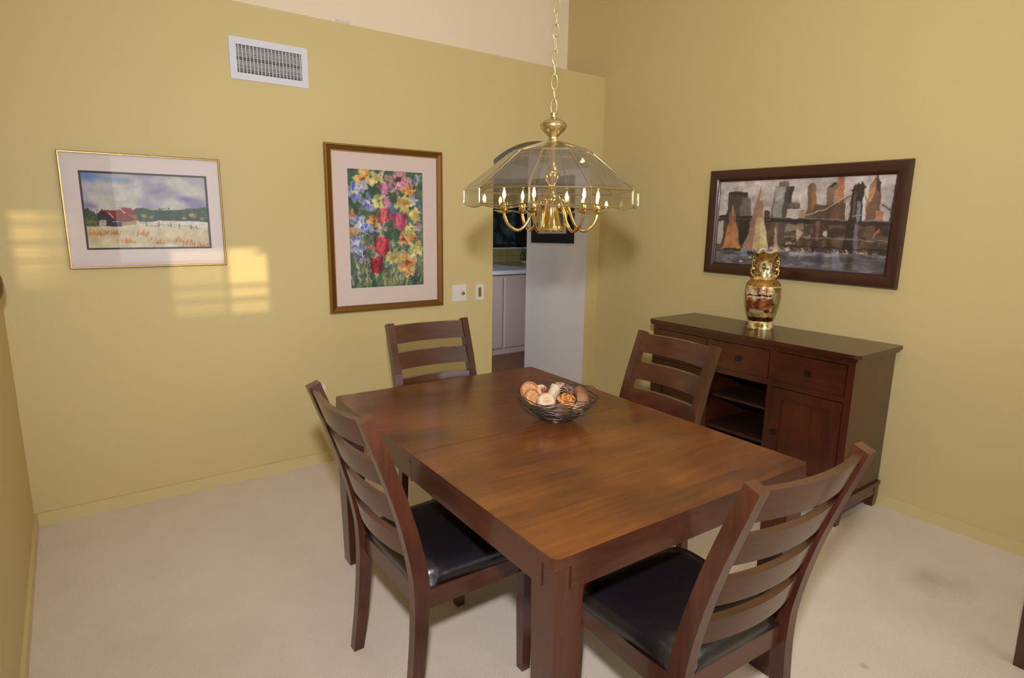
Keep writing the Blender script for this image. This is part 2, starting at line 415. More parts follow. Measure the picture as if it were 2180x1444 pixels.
louvres(bm, W2[0], W2[1], W2[2], 2.012, lambda t_: .8-.3*t_); louvres(bm, W2[0], W2[1], 2.02, W2[3], .42)
for k in range(7): box(bm, -3.26+k*.023, -3.26+k*.023+.008+.0022*k, y0-.03, y0-.02, W2[2], W2[3])  # upright slats, widening sideways, added to fade the sun patch
struct(obj('sun_patch_window_2', bm, M['white']))

# ------------------------------------------------------------------ kitchen seen through the arch
M['kcab'] = mat('grey_washed_cabinet', C(196, 176, 170), .45, var=.12, vscale=30)
M['kcounter'] = mat('pale_counter', C(214, 218, 230), .25)
M['ktilew'] = mat('olive_tile', C(152, 148, 92), .3)
t = thing('kitchen_peninsula', 'greyish base cabinet standing on brown tiles seen through the arch', 'cabinet', (0, 0, 0))
boxo('cabinet_body', (-1.2, .86, 1.93, 2.8, 0, .915), M['kcab'], t)
bm = BM()
for k in range(4): box(bm, -.9+k*.45, -.9+k*.45+.41, 1.915, 1.932, .08, .87)
obj('cabinet_panel', bm, M['kcab'], t, .004)
tag(boxo('countertop', (-1.23, .885, 1.9, 2.83, .9155, .957), M['kcounter'], None, .006), 'pale blue-white kitchen worktop behind the arch', 'countertop')
t = thing('kitchen_cabinet', 'base cabinet run below the olive worktop on the far kitchen wall', 'cabinet', (0, 0, 0))
boxo('cabinet_body', (-2.0, 3.05, 3.0, 3.59, 0, .87), M['kcab'], t)
M['olive'] = mat('olive_counter', C(158, 150, 100), .3)
tag(boxo('countertop', (-2.0, 3.07, 2.96, 3.575, .8705, .91), M['olive'], None, .006), 'olive worktop along the far kitchen wall under the dark window', 'countertop')
def tiles():
    m, nt, b, o = new_mat('backsplash_tiles'); tc = nt.nodes.new('ShaderNodeTexCoord'); mp = nt.nodes.new('ShaderNodeMapping')
    mp.inputs['Rotation'].default_value = (PI/2, 0, 0); nt.links.new(tc.outputs['Object'], mp.inputs[0])
    k = nt.nodes.new('ShaderNodeTexBrick'); k.offset = 0; k.inputs['Scale'].default_value = 1; k.inputs['Brick Width'].default_value = .11; k.inputs['Row Height'].default_value = .25; k.inputs['Mortar Size'].default_value = .003
    k.inputs['Color1'].default_value = C(164, 158, 104); k.inputs['Color2'].default_value = C(150, 146, 92); k.inputs['Mortar'].default_value = C(120, 116, 76)
    nt.links.new(mp.outputs[0], k.inputs[0]); nt.links.new(k.outputs[0], b.inputs['Base Color']); b.inputs['Roughness'].default_value = .3; return m
struct(boxo('trim_2', (-2.0, 3.05, 3.58, 3.6, .91, 1.1), tiles()))
bm = BM(); KW = (.35, 1.9, 1.13, 2.05)
box(bm, -2.2, KW[0], 3.6, 3.7, 0, 2.5); box(bm, KW[1], 3.2, 3.6, 3.7, 0, 2.5); box(bm, KW[0], KW[1], 3.6, 3.7, 0, KW[2]); box(bm, KW[0], KW[1], 3.6, 3.7, KW[3], 2.5)
struct(obj('wall_kitchen_back', bm, M['kwall']))
M['blackf'] = mat('black_window_frame', C(18, 18, 20), .4)
bm = BM()
for a in ((KW[0]-.02, KW[0]+.05, KW[2]-.02, KW[3]), (KW[1]-.06, KW[1]+.12, KW[2]-.02, KW[3]+.05), (KW[0], KW[1], KW[2]-.005, KW[2]+.03), (KW[0], KW[1], KW[3]-.04, KW[3]+.03)):
    box(bm, a[0], a[1], 3.57, 3.62, a[2], a[3])
wf = struct(obj('window_3', bm, M['blackf']))
def night():
    m, nt, b, o = new_mat('dusky_garden'); tc = nt.nodes.new('ShaderNodeTexCoord'); n = nt.nodes.new('ShaderNodeTexNoise'); n.inputs['Scale'].default_value = 7; n.inputs['Detail'].default_value = 8
    nt.links.new(tc.outputs['Object'], n.inputs[0]); r = nt.nodes.new('ShaderNodeValToRGB'); r.color_ramp.elements[0].position = .42; r.color_ramp.elements[0].color = C(20, 30, 34); r.color_ramp.elements[1].position = .75; r.color_ramp.elements[1].color = C(96, 116, 112)
    nt.links.new(n.outputs['Fac'], r.inputs[0]); nt.links.new(r.outputs[0], b.inputs['Base Color']); b.inputs['Roughness'].default_value = .9; return m
boxo('pane', (KW[0], KW[1], 3.63, 3.635, KW[2], KW[3]), M['glass'], wf)
gm = night(); bm = BM()
bmesh.ops.create_grid(bm, x_segments=40, y_segments=30, size=1)
for v in bm.verts:
    x, y = v.co.x, v.co.y; v.co = Vector((1.2+x*2.0, 4.6+.35*math.sin(5*x+2*y)*math.cos(4*y-x)+rnd.uniform(-.12, .12), 1.4+y*1.4))
o = obj('hedge', bm, gm, None, smooth='all'); o['kind'] = 'stuff'; o['label'] = 'dark leafy garden growth beyond the kitchen window'; o['category'] = 'hedge'
struct(boxo('trim_1', (KW[0]-.05, KW[1]+.2, 3.55, 3.6, 1.1, 1.118), M['white']))
bm = BM(); lathe(bm, [(.0, 0), (.03, 0), (.032, .01), (.032, .09), (.026, .12), (.012, .16), (.010, .2), (.012, .205), (0, .206)], 20)
o = obj('bottle', bm, mat('dark_olive_glass', C(74, 70, 30), .2), None, smooth=True); o.location = (1.84, 3.45, .91)
tag(o, 'dark olive bottle standing on the far kitchen counter', 'bottle')
bm = BM(); lathe(bm, [(0, 0), (.06, 0), (.105, .03), (.11, .034), (.10, .034), (.055, .006), (0, .006)], 28)
o = obj('dish', bm, M['white'], None, smooth=True); o.location = (1.74, 3.2, .91); tag(o, 'small white dish beside the bottle on the far kitchen counter', 'dish')

# ------------------------------------------------------------------ things on the back wall
def frame_ring(bm, w, h, prof, mi=None):
    """mitred moulding in the xz plane facing -y. prof: (inset from the outer edge, height off the wall)"""
    n = len(prof); rings = []
    for sx, sz in ((-1, -1), (1, -1), (1, 1), (-1, 1)):
        rings.append([bm.verts.new((sx*(w/2-i), -d, sz*(h/2-i))) for i, d in prof])
    for k in range(4):
        A, B = rings[k], rings[(k+1) % 4]
        for i in range(n-1):
            fc = bm.faces.new((A[i], B[i], B[i+1], A[i+1]))
            if mi: fc.material_index = mi[i]
def holed(bm, w, h, iw, ih, d0, d1, cx=0, cz=0):
    """flat board with a rectangular window; front at -d1, back at -d0"""
    def ring(ww, hh, d, x=0, z=0): return [bm.verts.new((x+sx*ww/2, -d, z+sz*hh/2)) for sx, sz in ((-1,-1),(1,-1),(1,1),(-1,1))]
    a = ring(w, h, d1); b = ring(iw, ih, d1, cx, cz); c = ring(iw, ih, d0, cx, cz); e = ring(w, h, d0)
    for k in range(4):
        j = (k+1) % 4
        for p, q in ((a, b), (b, c), (c, e), (e, a)): bm.faces.new((p[k], p[j], q[j], q[k]))

# --- barn watercolour
cv = Canvas(330, 220, 3); cv.quad((565, 300), (1498, 345), (1540, 850), (640, 855))
n1 = cv.noise(3, 3, 4); n2 = cv.noise(4, 5, 4); n3 = cv.noise(40, 30, 2); n4 = cv.noise(6, 4, 4)
cv.a[:] = np.array([202, 200, 198])/255.
cv.blend(np.clip((n1-.48)*3.2, 0, 1)*(cv.Y < .55), (176, 178, 196)); cv.blend(np.clip((n2-.5)*4, 0, 1)*.7*(cv.Y < .5), (150, 148, 186))
for (x, y, rx, ry, c, al) in ((.06, .06, .3, .12, (86, 122, 186), .9), (.28, .1, .22, .07, (104, 132, 190), .7), (.2, .25, .12, .1, (150, 160, 196), .5), (.83, .33, .2, .07, (108, 100, 168), .8), (.7, .25, .2, .1, (150, 146, 182), .6), (.92, .42, .22, .05, (120, 120, 180), .7),
        (.05, .44, .14, .06, (128, 112, 168), .8), (.6, .14, .14, .09, (160, 150, 190), .5), (.95, .12, .15, .08, (176, 170, 196), .6), (.42, .22, .16, .12, (214, 212, 206), .8), (.16, .38, .18, .09, (212, 206, 192), .8), (.55, .36, .16, .1, (206, 202, 204), .7), (.95, .5, .2, .04, (120, 150, 196), .7)):
    cv.ell(x, y, rx, ry, c, 0.1, al, 1.0)
cv.blend(np.clip((cv.Y-.645)*30, 0, 1), (216, 208, 178)); cv.blend(np.clip((cv.Y-.645)*30, 0, 1)*np.clip((n4-.4)*3, 0, 1), (200, 186, 150))
cv.blend(np.clip((cv.Y-.88)*8, 0, 1)*np.clip((n2-.4)*3, 0, 1)*.6, (196, 200, 180))
cv.poly([(600, 570), (640, 562), (690, 590), (712, 612), (715, 690), (625, 690)], (62, 80, 66), 1, 1); cv.poly([(615, 640), (712, 645), (712, 692), (622, 692)], (116, 120, 74), .8, 2)
cv.poly([(960, 580), (1030, 562), (1090, 580), (1200, 582), (1290, 580), (1350, 575), (1430, 570), (1512, 560), (1518, 670), (1300, 655), (1180, 655), (1010, 660), (980, 640)], (70, 90, 76), 1, 1)
cv.blend(np.clip((n3-.5)*4, 0, 1)*(np.abs(cv.Y-.6) < .09)*(cv.X > .42), (50, 66, 58))
for k in range(260):
    x = rnd.uniform(985, 1516); top = 572+6*math.sin(x*.03)+5*math.sin(x*.011); p = cv.m((x, rnd.uniform(top, 655))); cv.ell(p[0], p[1], rnd.uniform(.006, .02), rnd.uniform(.008, .02), rnd.choice([(54, 74, 62), (92, 112, 84), (116, 126, 88), (40, 58, 52), (146, 146, 104), (72, 92, 84)]), rnd.random()*3, .75, .5)
for k in range(40):
    p = cv.m((rnd.uniform(604, 712), rnd.uniform(575, 690))); cv.ell(p[0], p[1], .014, .014, rnd.choice([(48, 66, 56), (84, 100, 70), (112, 116, 76)]), 0, .7, .5)
for (x, y, a, b) in ((1050, 620, .05, .045), (1100, 630, .035, .035), (1400, 620, .07, .05), (1470, 645, .04, .03), (1340, 640, .05, .03)):
    p = cv.m((x, y)); cv.ell(p[0], p[1], a, b, (164, 160, 112), 0, .8, .7); cv.ell(p[0]-.01, p[1]-.012, a*.5, b*.4, (192, 184, 140), .3, .7, .8)
cv.poly([(1010, 662), (1180, 656), (1300, 656), (1518, 668), (1520, 700), (1010, 685)], (226, 224, 220), .9, 2)
cv.poly([(745, 575), (825, 640), (822, 692), (710, 690), (712, 612)], (58, 44, 56)); cv.poly([(890, 655), (992, 650), (992, 682), (890, 694)], (176, 152, 112))
cv.poly([(905, 600), (990, 608), (990, 650), (900, 650)], (150, 120, 92)); cv.poly([(820, 645), (890, 652), (888, 694), (822, 692)], (64, 56, 84))
cv.poly([(748, 574), (880, 578), (990, 650), (890, 655), (820, 642), (782, 608)], (142, 52, 56)); cv.poly([(858, 560), (945, 562), (992, 606), (912, 606)], (150, 58, 60))
cv.poly([(780, 590), (800, 598), (826, 634), (812, 632)], (200, 178, 176)); cv.poly([(862, 560), (875, 562), (920, 606), (905, 604)], (206, 180, 176))
cv.poly([(722, 650), (775, 645), (778, 688), (722, 688)], (176, 168, 176)); cv.stroke([(712, 670), (722, 672)], .005, (40, 30, 40)); cv.stroke([(748, 646), (750, 688)], .004, (120, 110, 120))
cv.stroke([(822, 658), (888, 655)], .006, (190, 180, 190)); cv.stroke([(820, 640), (890, 655), (992, 650)], .005, (110, 36, 44)); cv.stroke([(745, 574), (712, 614)], .005, (36, 28, 36))
for x, y in ((1062, 672), (1150, 676), (1240, 684), (1296, 690), (1384, 700), (1424, 700)): cv.stroke([(x, y-10), (x+4, y+14)], .006, (82, 78, 80))
cv.stroke([(1010, 668), (1150, 678), (1290, 688), (1460, 712)], .0025, (120, 110, 108), .8)
for (x, y, w) in ((700, 740, 90), (830, 738, 60), (1040, 742, 70), (930, 790, 80), (1150, 800, 60), (1290, 790, 110), (1390, 815, 70), (1470, 828, 50)):
    for k in range(26):
        dx = rnd.gauss(0, w*.5); dy = rnd.gauss(0, 8); c = rnd.choice([(206, 112, 62), (214, 132, 84), (186, 96, 50), (220, 150, 104), (150, 104, 60)])
        cv.stroke([(x+dx, y+dy+6), (x+dx+rnd.uniform(-4, 4), y+dy-rnd.uniform(8, 26))], .008, c, .55, .002)
    p = cv.m((x, y+8)); cv.ell(p[0], p[1], w*.0012, .022, (206, 130, 84), 0, .55, .9)
cv.poly([(1190, 825), (1250, 818), (1310, 838), (1200, 842)], (232, 230, 222), .8, 2)
cv.warp(.012, 22, 16); cv.tone(.09, 14, 9); cv.tone(.05, 50, 34); cv.a = np.clip(cv.a, 0, 1)**1.12; cv.a = Canvas.blur1(cv.a)
w, h = .69, .549; BX, BZ = -3.146, 1.5305
t = thing('framed_picture', 'thin gold-framed barn landscape watercolour with wide white mat at left', 'picture', (BX, 0, BZ))
bm = BM(); frame_ring(bm, w, h, [(0, 0), (0, .022), (.003, .025), (.008, .025), (.009, .018), (.009, .004)]); obj('frame', bm, M['goldthin'], t)
M['matw'] = mat('white_mat_board', C(224, 212, 212), .8)
PX, PZ = (-3.412-2.872)/2-BX, (1.7145+1.349)/2-BZ; pw, ph = .548, .372
bm = BM(); holed(bm, w-.016, h-.016, pw, ph, .004, .012, PX, PZ); obj('mat_board', bm, M['matw'], t)
M['matd'] = mat('charcoal_mat_board', C(74, 70, 76), .8)
bm = BM(); holed(bm, pw+.004, ph+.004, pw-.018, ph-.018, .0035, .009)
o = obj('inner_mat', bm, M['matd'], t); o.location = (PX, 0, PZ); o['label'] = 'narrow charcoal inner mat'
M['paint'] = paint_mat('watercolour_paint', .7)
cv.mesh('painting', lambda U, V: (PX-pw/2+U*pw, 0*U-.004, PZ+ph/2-V*ph), M['paint'], t)
boxo('glass', (-w/2+.008, w/2-.008, -.016, -.0145, -h/2+.008, h/2-.008), M['glass'], t)

# --- flower painting
cv = Canvas(240, 345, 5); cv.quad((265, 268), (822, 303), (827, 1118), (297, 1150)); Q = cv.m
n1 = cv.noise(8, 10, 3); n2 = cv.noise(30, 6, 3); n3 = cv.noise(14, 18, 2)
cv.a[:] = np.array([58, 92, 72])/255.
cv.blend(np.clip((n1-.5)*4, 0, 1)*(cv.Y < .7), (92, 110, 84)); cv.blend(np.clip((n3-.55)*5, 0, 1)*(cv.Y > .3), (112, 122, 112))
cv.blend(np.clip((cv.Y-.66)*5, 0, 1)*np.clip((n2-.35)*4, 0, 1), (128, 138, 92)); cv.blend(np.clip((cv.Y-.7)*6, 0, 1)*np.clip((n3-.5)*5, 0, 1), (60, 80, 84))
cv.ell(.5, .33, .12, .1, (92, 112, 176), 0, .8, .8); cv.ell(.95, .28, .1, .1, (96, 128, 150), 0, .7, .8); cv.ell(.85, .56, .14, .08, (140, 128, 142), 0, .7, .8); cv.ell(.55, .93, .16, .09, (190, 190, 120), 0, .6, .9)
for k in range(90):   # stems and leaves
    x = rnd.random(); y = rnd.uniform(.78, 1.02); L_ = rnd.uniform(.1, .34); c = rnd.choice([(164, 176, 120), (196, 200, 170), (62, 92, 70), (88, 120, 112), (44, 62, 66), (134, 150, 84), (210, 206, 160), (92, 108, 128)])
    cv.H = None; dx = rnd.uniform(-.05, .05); cv.stroke([(x, y), (x+dx*.4, y-L_*.5), (x+dx, y-L_)], rnd.uniform(.003, .009), c, .8, .002)
cv.quad((265, 268), (822, 303), (827, 1118), (297, 1150))
def bloom(x, y, s, cols, n=6, rot=0, core=None, lean=.55):
    p = Q((x, y)); s = s/850.
    s *= 1.12
    for k in range(n):
        a = rot+2*PI*k/n+rnd.uniform(-.3, .3); c = cols[k % len(cols)]; q_ = rnd.uniform(-22, 22); c = tuple(max(0, min(255, w_+q_+rnd.uniform(-10, 10))) for w_ in c); ln = lean*rnd.uniform(.75, 1.25)
        cx, cy = p[0]+math.cos(a)*s*ln/cv.asp, p[1]+math.sin(a)*s*ln*.85
        cv.ell(cx, cy, s*.6, s*.34, (238, 232, 220), a, .6, .2); cv.ell(cx, cy, s*.55, s*.29, c, a, .95, .35)
        cv.ell(cx-.2*s*math.cos(a)/cv.asp, cy-.2*s*math.sin(a), s*.22, s*.09, tuple(q*.6 for q in c), a+.4, .7, .8); cv.ell(cx+.2*s*math.cos(a), cy+.2*s*math.sin(a), s*.25, s*.1, tuple(min(255, q+34) for q in c), a, .6, .8)
    if core: cv.ell(p[0], p[1], s*.26, s*.24, core, 0, .95, .4)
def tulip(x, y, w, h, dark, lite):
    p = Q((x, y)); w, h = w/850., h/850.
    cv.ell(p[0], p[1], w*1.06, h*1.05, (232, 222, 218), 0, .75, .12)
    for k in (-1, 1, -.4, .45, 0):
        cv.ell(p[0]+k*w*.5/cv.asp, p[1]+abs(k)*h*.05, w*.52, h*.98, dark if k in (-1, 1) else lite if k == 0 else tuple((a+b)//2 for a, b in zip(dark, lite)), k*.22, .95, .25)
        cv.ell(p[0]+k*w*.5/cv.asp, p[1]-h*.25, w*.1, h*.55, (240, 200, 200) if k != 0 else dark, k*.3, .7, .8)
PUR, YEL, ORA, BLU, MAU, LIM = [(112, 116, 190), (90, 98, 180)], [(222, 200, 112), (206, 178, 92)], [(222, 146, 62), (206, 120, 52)], [(120, 140, 204), (78, 100, 186), (160, 170, 214)], [(150, 92, 120), (176, 112, 134)], [(184, 184, 84), (204, 200, 110)]
bloom(388, 345, 72, [(226, 178, 92), (218, 150, 76)], 6, .3, (140, 70, 30)); bloom(490, 335, 62, [(226, 212, 150), (214, 196, 130)], 4, .8, (180, 160, 80)); bloom(640, 350, 84, MAU, 6, .2, (60, 40, 40)); bloom(620, 420, 50, MAU, 4, 1)
bloom(700, 385, 44, [(176, 96, 116)], 5, .4); bloom(725, 432, 46, ORA, 6, 0); bloom(305, 440, 66, BLU, 6, .5, (200, 180, 110)); bloom(370, 405, 50, [(170, 176, 214)], 5, 0); bloom(420, 520, 58, BLU, 5, .9, (230, 230, 220)); bloom(505, 510, 58, LIM, 6, .2, (110, 84, 30))
bloom(790, 350, 40, [(96, 120, 160), (150, 170, 190)], 5, .3); bloom(680, 530, 66, YEL, 8, .1, (190, 130, 60)); bloom(760, 500, 34, [(160, 170, 190)], 5, 0); bloom(765, 615, 50, LIM+YEL, 7, .4, (196, 140, 60)); bloom(300, 620, 54, [(206, 132, 112), (190, 110, 100)], 5, .2)
bloom(455, 655, 42, ORA, 5, .7, (150, 80, 30)); bloom(350, 665, 62, BLU, 6, .2, (210, 214, 220)); bloom(410, 715, 44, PUR+BLU, 5, .5); bloom(740, 715, 48, LIM, 7, 0, (120, 120, 40)); bloom(800, 685, 38, [(130, 92, 118)], 5, 0, (220, 200, 210)); bloom(520, 715, 46, [(150, 112, 126), (190, 160, 150)], 5, .4)
bloom(330, 815, 66, [(140, 148, 196), (110, 124, 184)], 6, .1, (190, 190, 210)); bloom(315, 740, 38, [(208, 140, 100)], 5, 0); bloom(370, 905, 52, [(56, 62, 112), (120, 132, 180)], 5, .5, (190, 196, 200)); bloom(685, 790, 54, ORA, 7, .2, (120, 60, 30)); bloom(755, 770, 28, ORA, 5, 0, (110, 60, 30))
bloom(768, 855, 58, LIM, 8, 0, (150, 150, 60)); bloom(620, 920, 62, YEL, 7, .3, (170, 120, 50)); bloom(705, 955, 78, [(226, 156, 76), (214, 172, 88)], 9, .2, (150, 80, 30)); bloom(715, 1020, 40, [(206, 130, 62)], 5, 1.2); bloom(435, 850, 24, [(190, 48, 84)], 4, 0)
tulip(538, 415, 38, 52, (172, 86, 126), (214, 140, 170)); tulip(562, 520, 32, 50, (150, 80, 110), (216, 170, 186)); tulip(538, 610, 52, 62, (140, 28, 52), (212, 110, 116)); tulip(648, 655, 54, 62, (176, 36, 82), (220, 110, 146)); tulip(518, 840, 66, 80, (118, 18, 42), (206, 74, 92)); tulip(478, 970, 54, 66, (92, 14, 38), (176, 44, 66))
cv.H = None
for k in range(60):   # pale edges between petals
    x, y = rnd.random(), rnd.uniform(.05, .98); a = rnd.uniform(0, PI); L_ = rnd.uniform(.01, .035)
    cv.stroke([(x, y), (x+math.cos(a)*L_, y+math.sin(a)*L_)], .0035, rnd.choice([(232, 228, 210), (40, 56, 50), (210, 214, 200), (50, 60, 90)]), .6, .001)
cv.warp(.022, 16, 22); cv.warp(.01, 40, 56); cv.tone(.3, 12, 16); cv.tone(.18, 40, 50); cv.a = Canvas.blur1(cv.a)
FX, FZ, w, h = -1.848, 1.441, .78, 1.003
t = thing('framed_picture', 'tall gold-framed painting of tulips and mixed garden flowers with pink mat', 'picture', (FX, 0, FZ))
bm = BM(); frame_ring(bm, w, h, [(0, 0), (0, .018), (.004, .024), (.009, .024), (.013, .018), (.034, .012), (.036, .015), (.041, .015), (.043, .006), (.043, .003)], [0, 0, 0, 0, 1, 0, 0, 0, 0])
obj('frame', bm, [M['gold'], M['goldb']], t)
pw, ph = .5, .716; M['matp'] = mat('pink_mat_board', C(226, 206, 200), .8)
bm = BM(); holed(bm, w-.08, h-.08, pw, ph, .002, .008, -.003, .005); obj('mat_board', bm, M['matp'], t)
cv.mesh('painting', lambda U, V: (-.003-pw/2+U*pw, 0*U-.003, .005+ph/2-V*ph), M['paint'], t)
boxo('glass', (-w/2+.042, w/2-.042, -.0115, -.0102, -h/2+.042, h/2-.042), M['glass'], t)

# --- air vent
t = thing('air_vent', 'white metal air register with dark louvres high on the back wall', 'vent', (-2.5085, 0, 2.327))
w, h = .405, .208; iw, ih = .336, .138
bm = BM(); holed(bm, w, h, iw, ih, 0, .007); obj('frame', bm, M['ventw'], t, .0025)
boxo('backing', (-iw/2, iw/2, -.002, 0, -ih/2, ih/2), M['dark'], t)
bm = BM()
for k in range(7):
    z = -ih/2+ih*(k+.5)/7; a = (.9, .5, .2, 1.1, .4, .3, .8)[k]
    loft(bm, [[(x, -.004+math.cos(a)*dy-math.sin(a)*dz, z+math.sin(a)*dy+math.cos(a)*dz) for dy, dz in ((-.0008, -.0062), (.0008, -.0062), (.0008, .0062), (-.0008, .0062))] for x in (-iw/2, iw/2)])
o = obj('louvre', bm, M['ventgrey'], t); o.location.y = -.003
for k in range(18):
    x = -iw/2+iw*(k+.5)/18*1.0+.0; boxo('blade', (x-.0016, x+.0016, -.013, -.0075, -ih/2, ih/2), M['ventw'], t)
bm = BM()
for k in range(6):
    z = -ih/2+ih*(k+1)/7; box(bm, -iw/2, iw/2, -.0092, -.0078, z-.0012, z+.0012)
obj('cross_bar', bm, M['ventw'], t)
bm = BM()
for sx in (-1, 1): lathe(bm, [(0, 0), (.003, 0), (.003, .002), (0, .0025)], 10)
o = obj('screw', bm, M['ventw'], t); o.rotation_euler = (PI/2, 0, 0); o.location = (.186, -.007, -.02)

# --- switches, outlet
t = thing('light_switch', 'double white switch plate with a round brass dimmer knob', 'switch', (-1.324, 0, 1.013))
boxo('plate', (-.057, .057, -.006, 0, -.057, .057), M['white'], t, .0025)
boxo('rocker', (-.04, -.01, -.0095, -.005, -.03, .03), M['white'], t, .0015)
bm = BM(); lathe(bm, [(0, 0), (.013, 0), (.014, .004), (.012, .014), (.009, .018), (0, .019)], 20)
o = obj('dimmer_knob', bm, M['brass'], t, smooth=True); o.rotation_euler = (PI/2, 0, 0); o.location = (.026, -.006, .0); o['label'] = 'round brass dimmer knob'
t = thing('light_switch', 'single white switch plate with an olive-brown switch beside the arch', 'switch', (-1.155, 0, 1.012))
boxo('plate', (-.034, .034, -.006, 0, -.057, .057), M['white'], t, .0025)
boxo('rocker', (-.011, .011, -.009, -.005, -.033, .033), mat('olive_brown_plastic', C(128, 106, 52), .4), t, .001)
t = thing('power_outlet', 'white outlet plate low on the back wall behind the chair back', 'outlet', (-2.325, 0, .447))
boxo('plate', (-.035, .035, -.006, 0, -.057, .057), M['white'], t, .0025)
for z in (-.021, .021): boxo('socket', (-.016, .016, -.0075, -.005, z-.014, z+.014), M['white'], t, .003)
o = boxo('wall_plate', (-1.96, -1.864, .452, .46, 2.68, 2.757), M['wallw']); tag(o, 'small pale blank plate on the white upper wall above the ledge', 'plate')
# --- dark picture in the hall
t = thing('framed_picture', 'black-framed picture with pale mat on the white hall wall', 'picture', (OX1, .435, 1.60)); t.rotation_euler = (math.radians(-1.6), 0, 0)
HW, HH = .545, .545
def tox(o): o.rotation_euler = (0, 0, -PI/2); return o
bm = BM(); frame_ring(bm, HW, HH, [(0, 0), (0, .02), (.004, .024), (.075, .02), (.08, .01), (.08, .002)]); tox(obj('frame', bm, mat('black_lacquer', C(24, 13, 11), .6, spec=.3), t))
bm = BM(); holed(bm, HW-.15, HH-.15, HW-.26, HH-.26, .002, .008); tox(obj('mat_board', bm, M['matw'], t))
cv = Canvas(60, 60, 9); cv.a[:] = np.array([70, 48, 34])/255.; q = cv.noise(4, 4, 4); cv.blend(np.clip((q-.45)*4, 0, 1), (150, 120, 84)); cv.ell(.5, .35, .28, .2, (176, 156, 120), 0, .7, .8)
pw = HW-.26; tox(cv.mesh('painting', lambda U, V: (-pw/2+U*pw, 0*U-.003, pw/2-V*pw), M['paint'], t))
tox(boxo('glass', (-HW/2+.079, HW/2-.079, -.012, -.0108, -HH/2+.079, HH/2-.079), M['glass'], t))
# --- brass boss on the left wall
bm = BM(); lathe(bm, [(0, 0), (.085, 0), (.088, .006), (.07, .02), (.05, .034), (.03, .042), (0, .045)], 36)
o = obj('wall_ornament', bm, mat('old_dark_gold', C(112, 84, 34), .35, .7), None, smooth=True); o.location = (XL, -.45, 1.235); o.rotation_euler = (0, PI/2, 0)
tag(o, 'rounded dark gold ornament on the left wall at the photo edge', 'ornament')

# ------------------------------------------------------------------ skyline picture on the right wall
cv = Canvas(400, 205, 11); cv.quad((190, 297), (1480, 213), (1405, 958), (172, 878)); Q = cv.m
n1 = cv.noise(5, 4, 4); n2 = cv.noise(30, 14, 3); n3 = cv.noise(10, 30, 3)
cv.a[:] = np.array([196, 190, 194])/255.
cv.blend(np.clip((n1-.5)*4, 0, 1)*.7, (168, 160, 164)); cv.blend(np.clip((.5-n1)*4, 0, 1)*.5, (214, 208, 210)); cv.ell(.5, .2, .3, .14, (214, 208, 212), 0, .7, .9); cv.ell(.12, .1, .1, .05, (150, 142, 150), .3, .5, .9); cv.ell(.18, .0, .06, .03, (186, 146, 110), 0, .7, .6)
P = cv.poly
P([(180, 575), (1440, 585), (1420, 800), (172, 780)], (104, 84, 68), 1); cv.blend(np.clip((n2-.42)*4, 0, 1)*(cv.Y > .49)*(cv.Y < .83), (66, 52, 44)); cv.blend(np.clip((n2-.62)*6, 0, 1)*(cv.Y > .5)*(cv.Y < .83)*(cv.X < .6), (188, 172, 156))
P([(175, 570), (225, 570), (215, 740), (172, 740)], (188, 182, 184), .9, 1)
P([(252, 376), (300, 368), (386, 372), (384, 740), (215, 750), (245, 500)], (76, 68, 62)); P([(252, 380), (384, 376), (384, 395), (252, 400)], (58, 52, 48))
for k in range(9): cv.stroke([(262+k*14, 395), (258+k*14, 560)], .004, (108, 98, 90), .7)
P([(345, 415), (405, 414), (414, 480), (410, 740), (325, 740), (338, 480)], (118, 110, 106)); P([(330, 560), (410, 560), (408, 750), (330, 750)], (54, 46, 44))
P([(582, 325), (716, 318), (690, 560), (660, 760), (580, 760), (560, 545)], (92, 82, 76)); P([(582, 325), (660, 321), (640, 545), (572, 545)], (156, 154, 156), .9, 1); cv.ell(*Q((620, 380)), .06, .1, (182, 186, 194), .2, .7, .8); P([(612, 292), (680, 289), (680, 321), (612, 325)], (126, 114, 104)); P([(690, 320), (716, 318), (700, 480), (672, 545)], (76, 62, 54))
P([(515, 500), (558, 498), (556, 640), (515, 640)], (84, 66, 58)); P([(690, 445), (725, 432), (765, 438), (768, 500), (686, 505)], (106, 98, 94)); P([(715, 432), (740, 422), (756, 432), (756, 440), (715, 440)], (140, 132, 128))
P([(678, 486), (770, 480), (764, 548), (674, 550)], (214, 210, 208))
for k in range(5): cv.stroke([(682, 498+k*10), (764, 494+k*10)], .005, (150, 142, 140), .8)
P([(768, 490), (815, 486), (810, 560), (764, 560)], (176, 154, 116)); P([(822, 318), (836, 296), (858, 284), (874, 298), (882, 316), (878, 560), (812, 560)], (124, 94, 76)); P([(852, 300), (882, 318), (874, 480), (846, 500)], (164, 112, 76), .9, 1)
P([(956, 326), (1026, 282), (1032, 284), (1032, 560), (944, 560)], (126, 106, 94)); P([(958, 324), (1026, 282), (1028, 300), (985, 322)], (64, 54, 50)); P([(985, 440), (1080, 400), (1098, 460), (1096, 560), (940, 560)], (112, 84, 64)); P([(1034, 236), (1084, 232), (1078, 420), (1050, 450), (1028, 430)], (182, 122, 84)); P([(1008, 350), (1036, 330), (1030, 440), (1008, 450)], (196, 138, 100), .8, 1)
P([(870, 450), (1000, 445), (985, 560), (860, 560)], (92, 70, 58), .9, 1)
P([(1272, 300), (1300, 262), (1322, 222), (1340, 262), (1356, 276), (1350, 560), (1236, 560), (1252, 420)], (122, 88, 70)); P([(1272, 300), (1312, 262), (1322, 330), (1256, 470), (1252, 420)], (196, 140, 96), .95, 1); P([(1322, 226), (1356, 278), (1352, 360), (1326, 330)], (74, 58, 54), .9, 1)
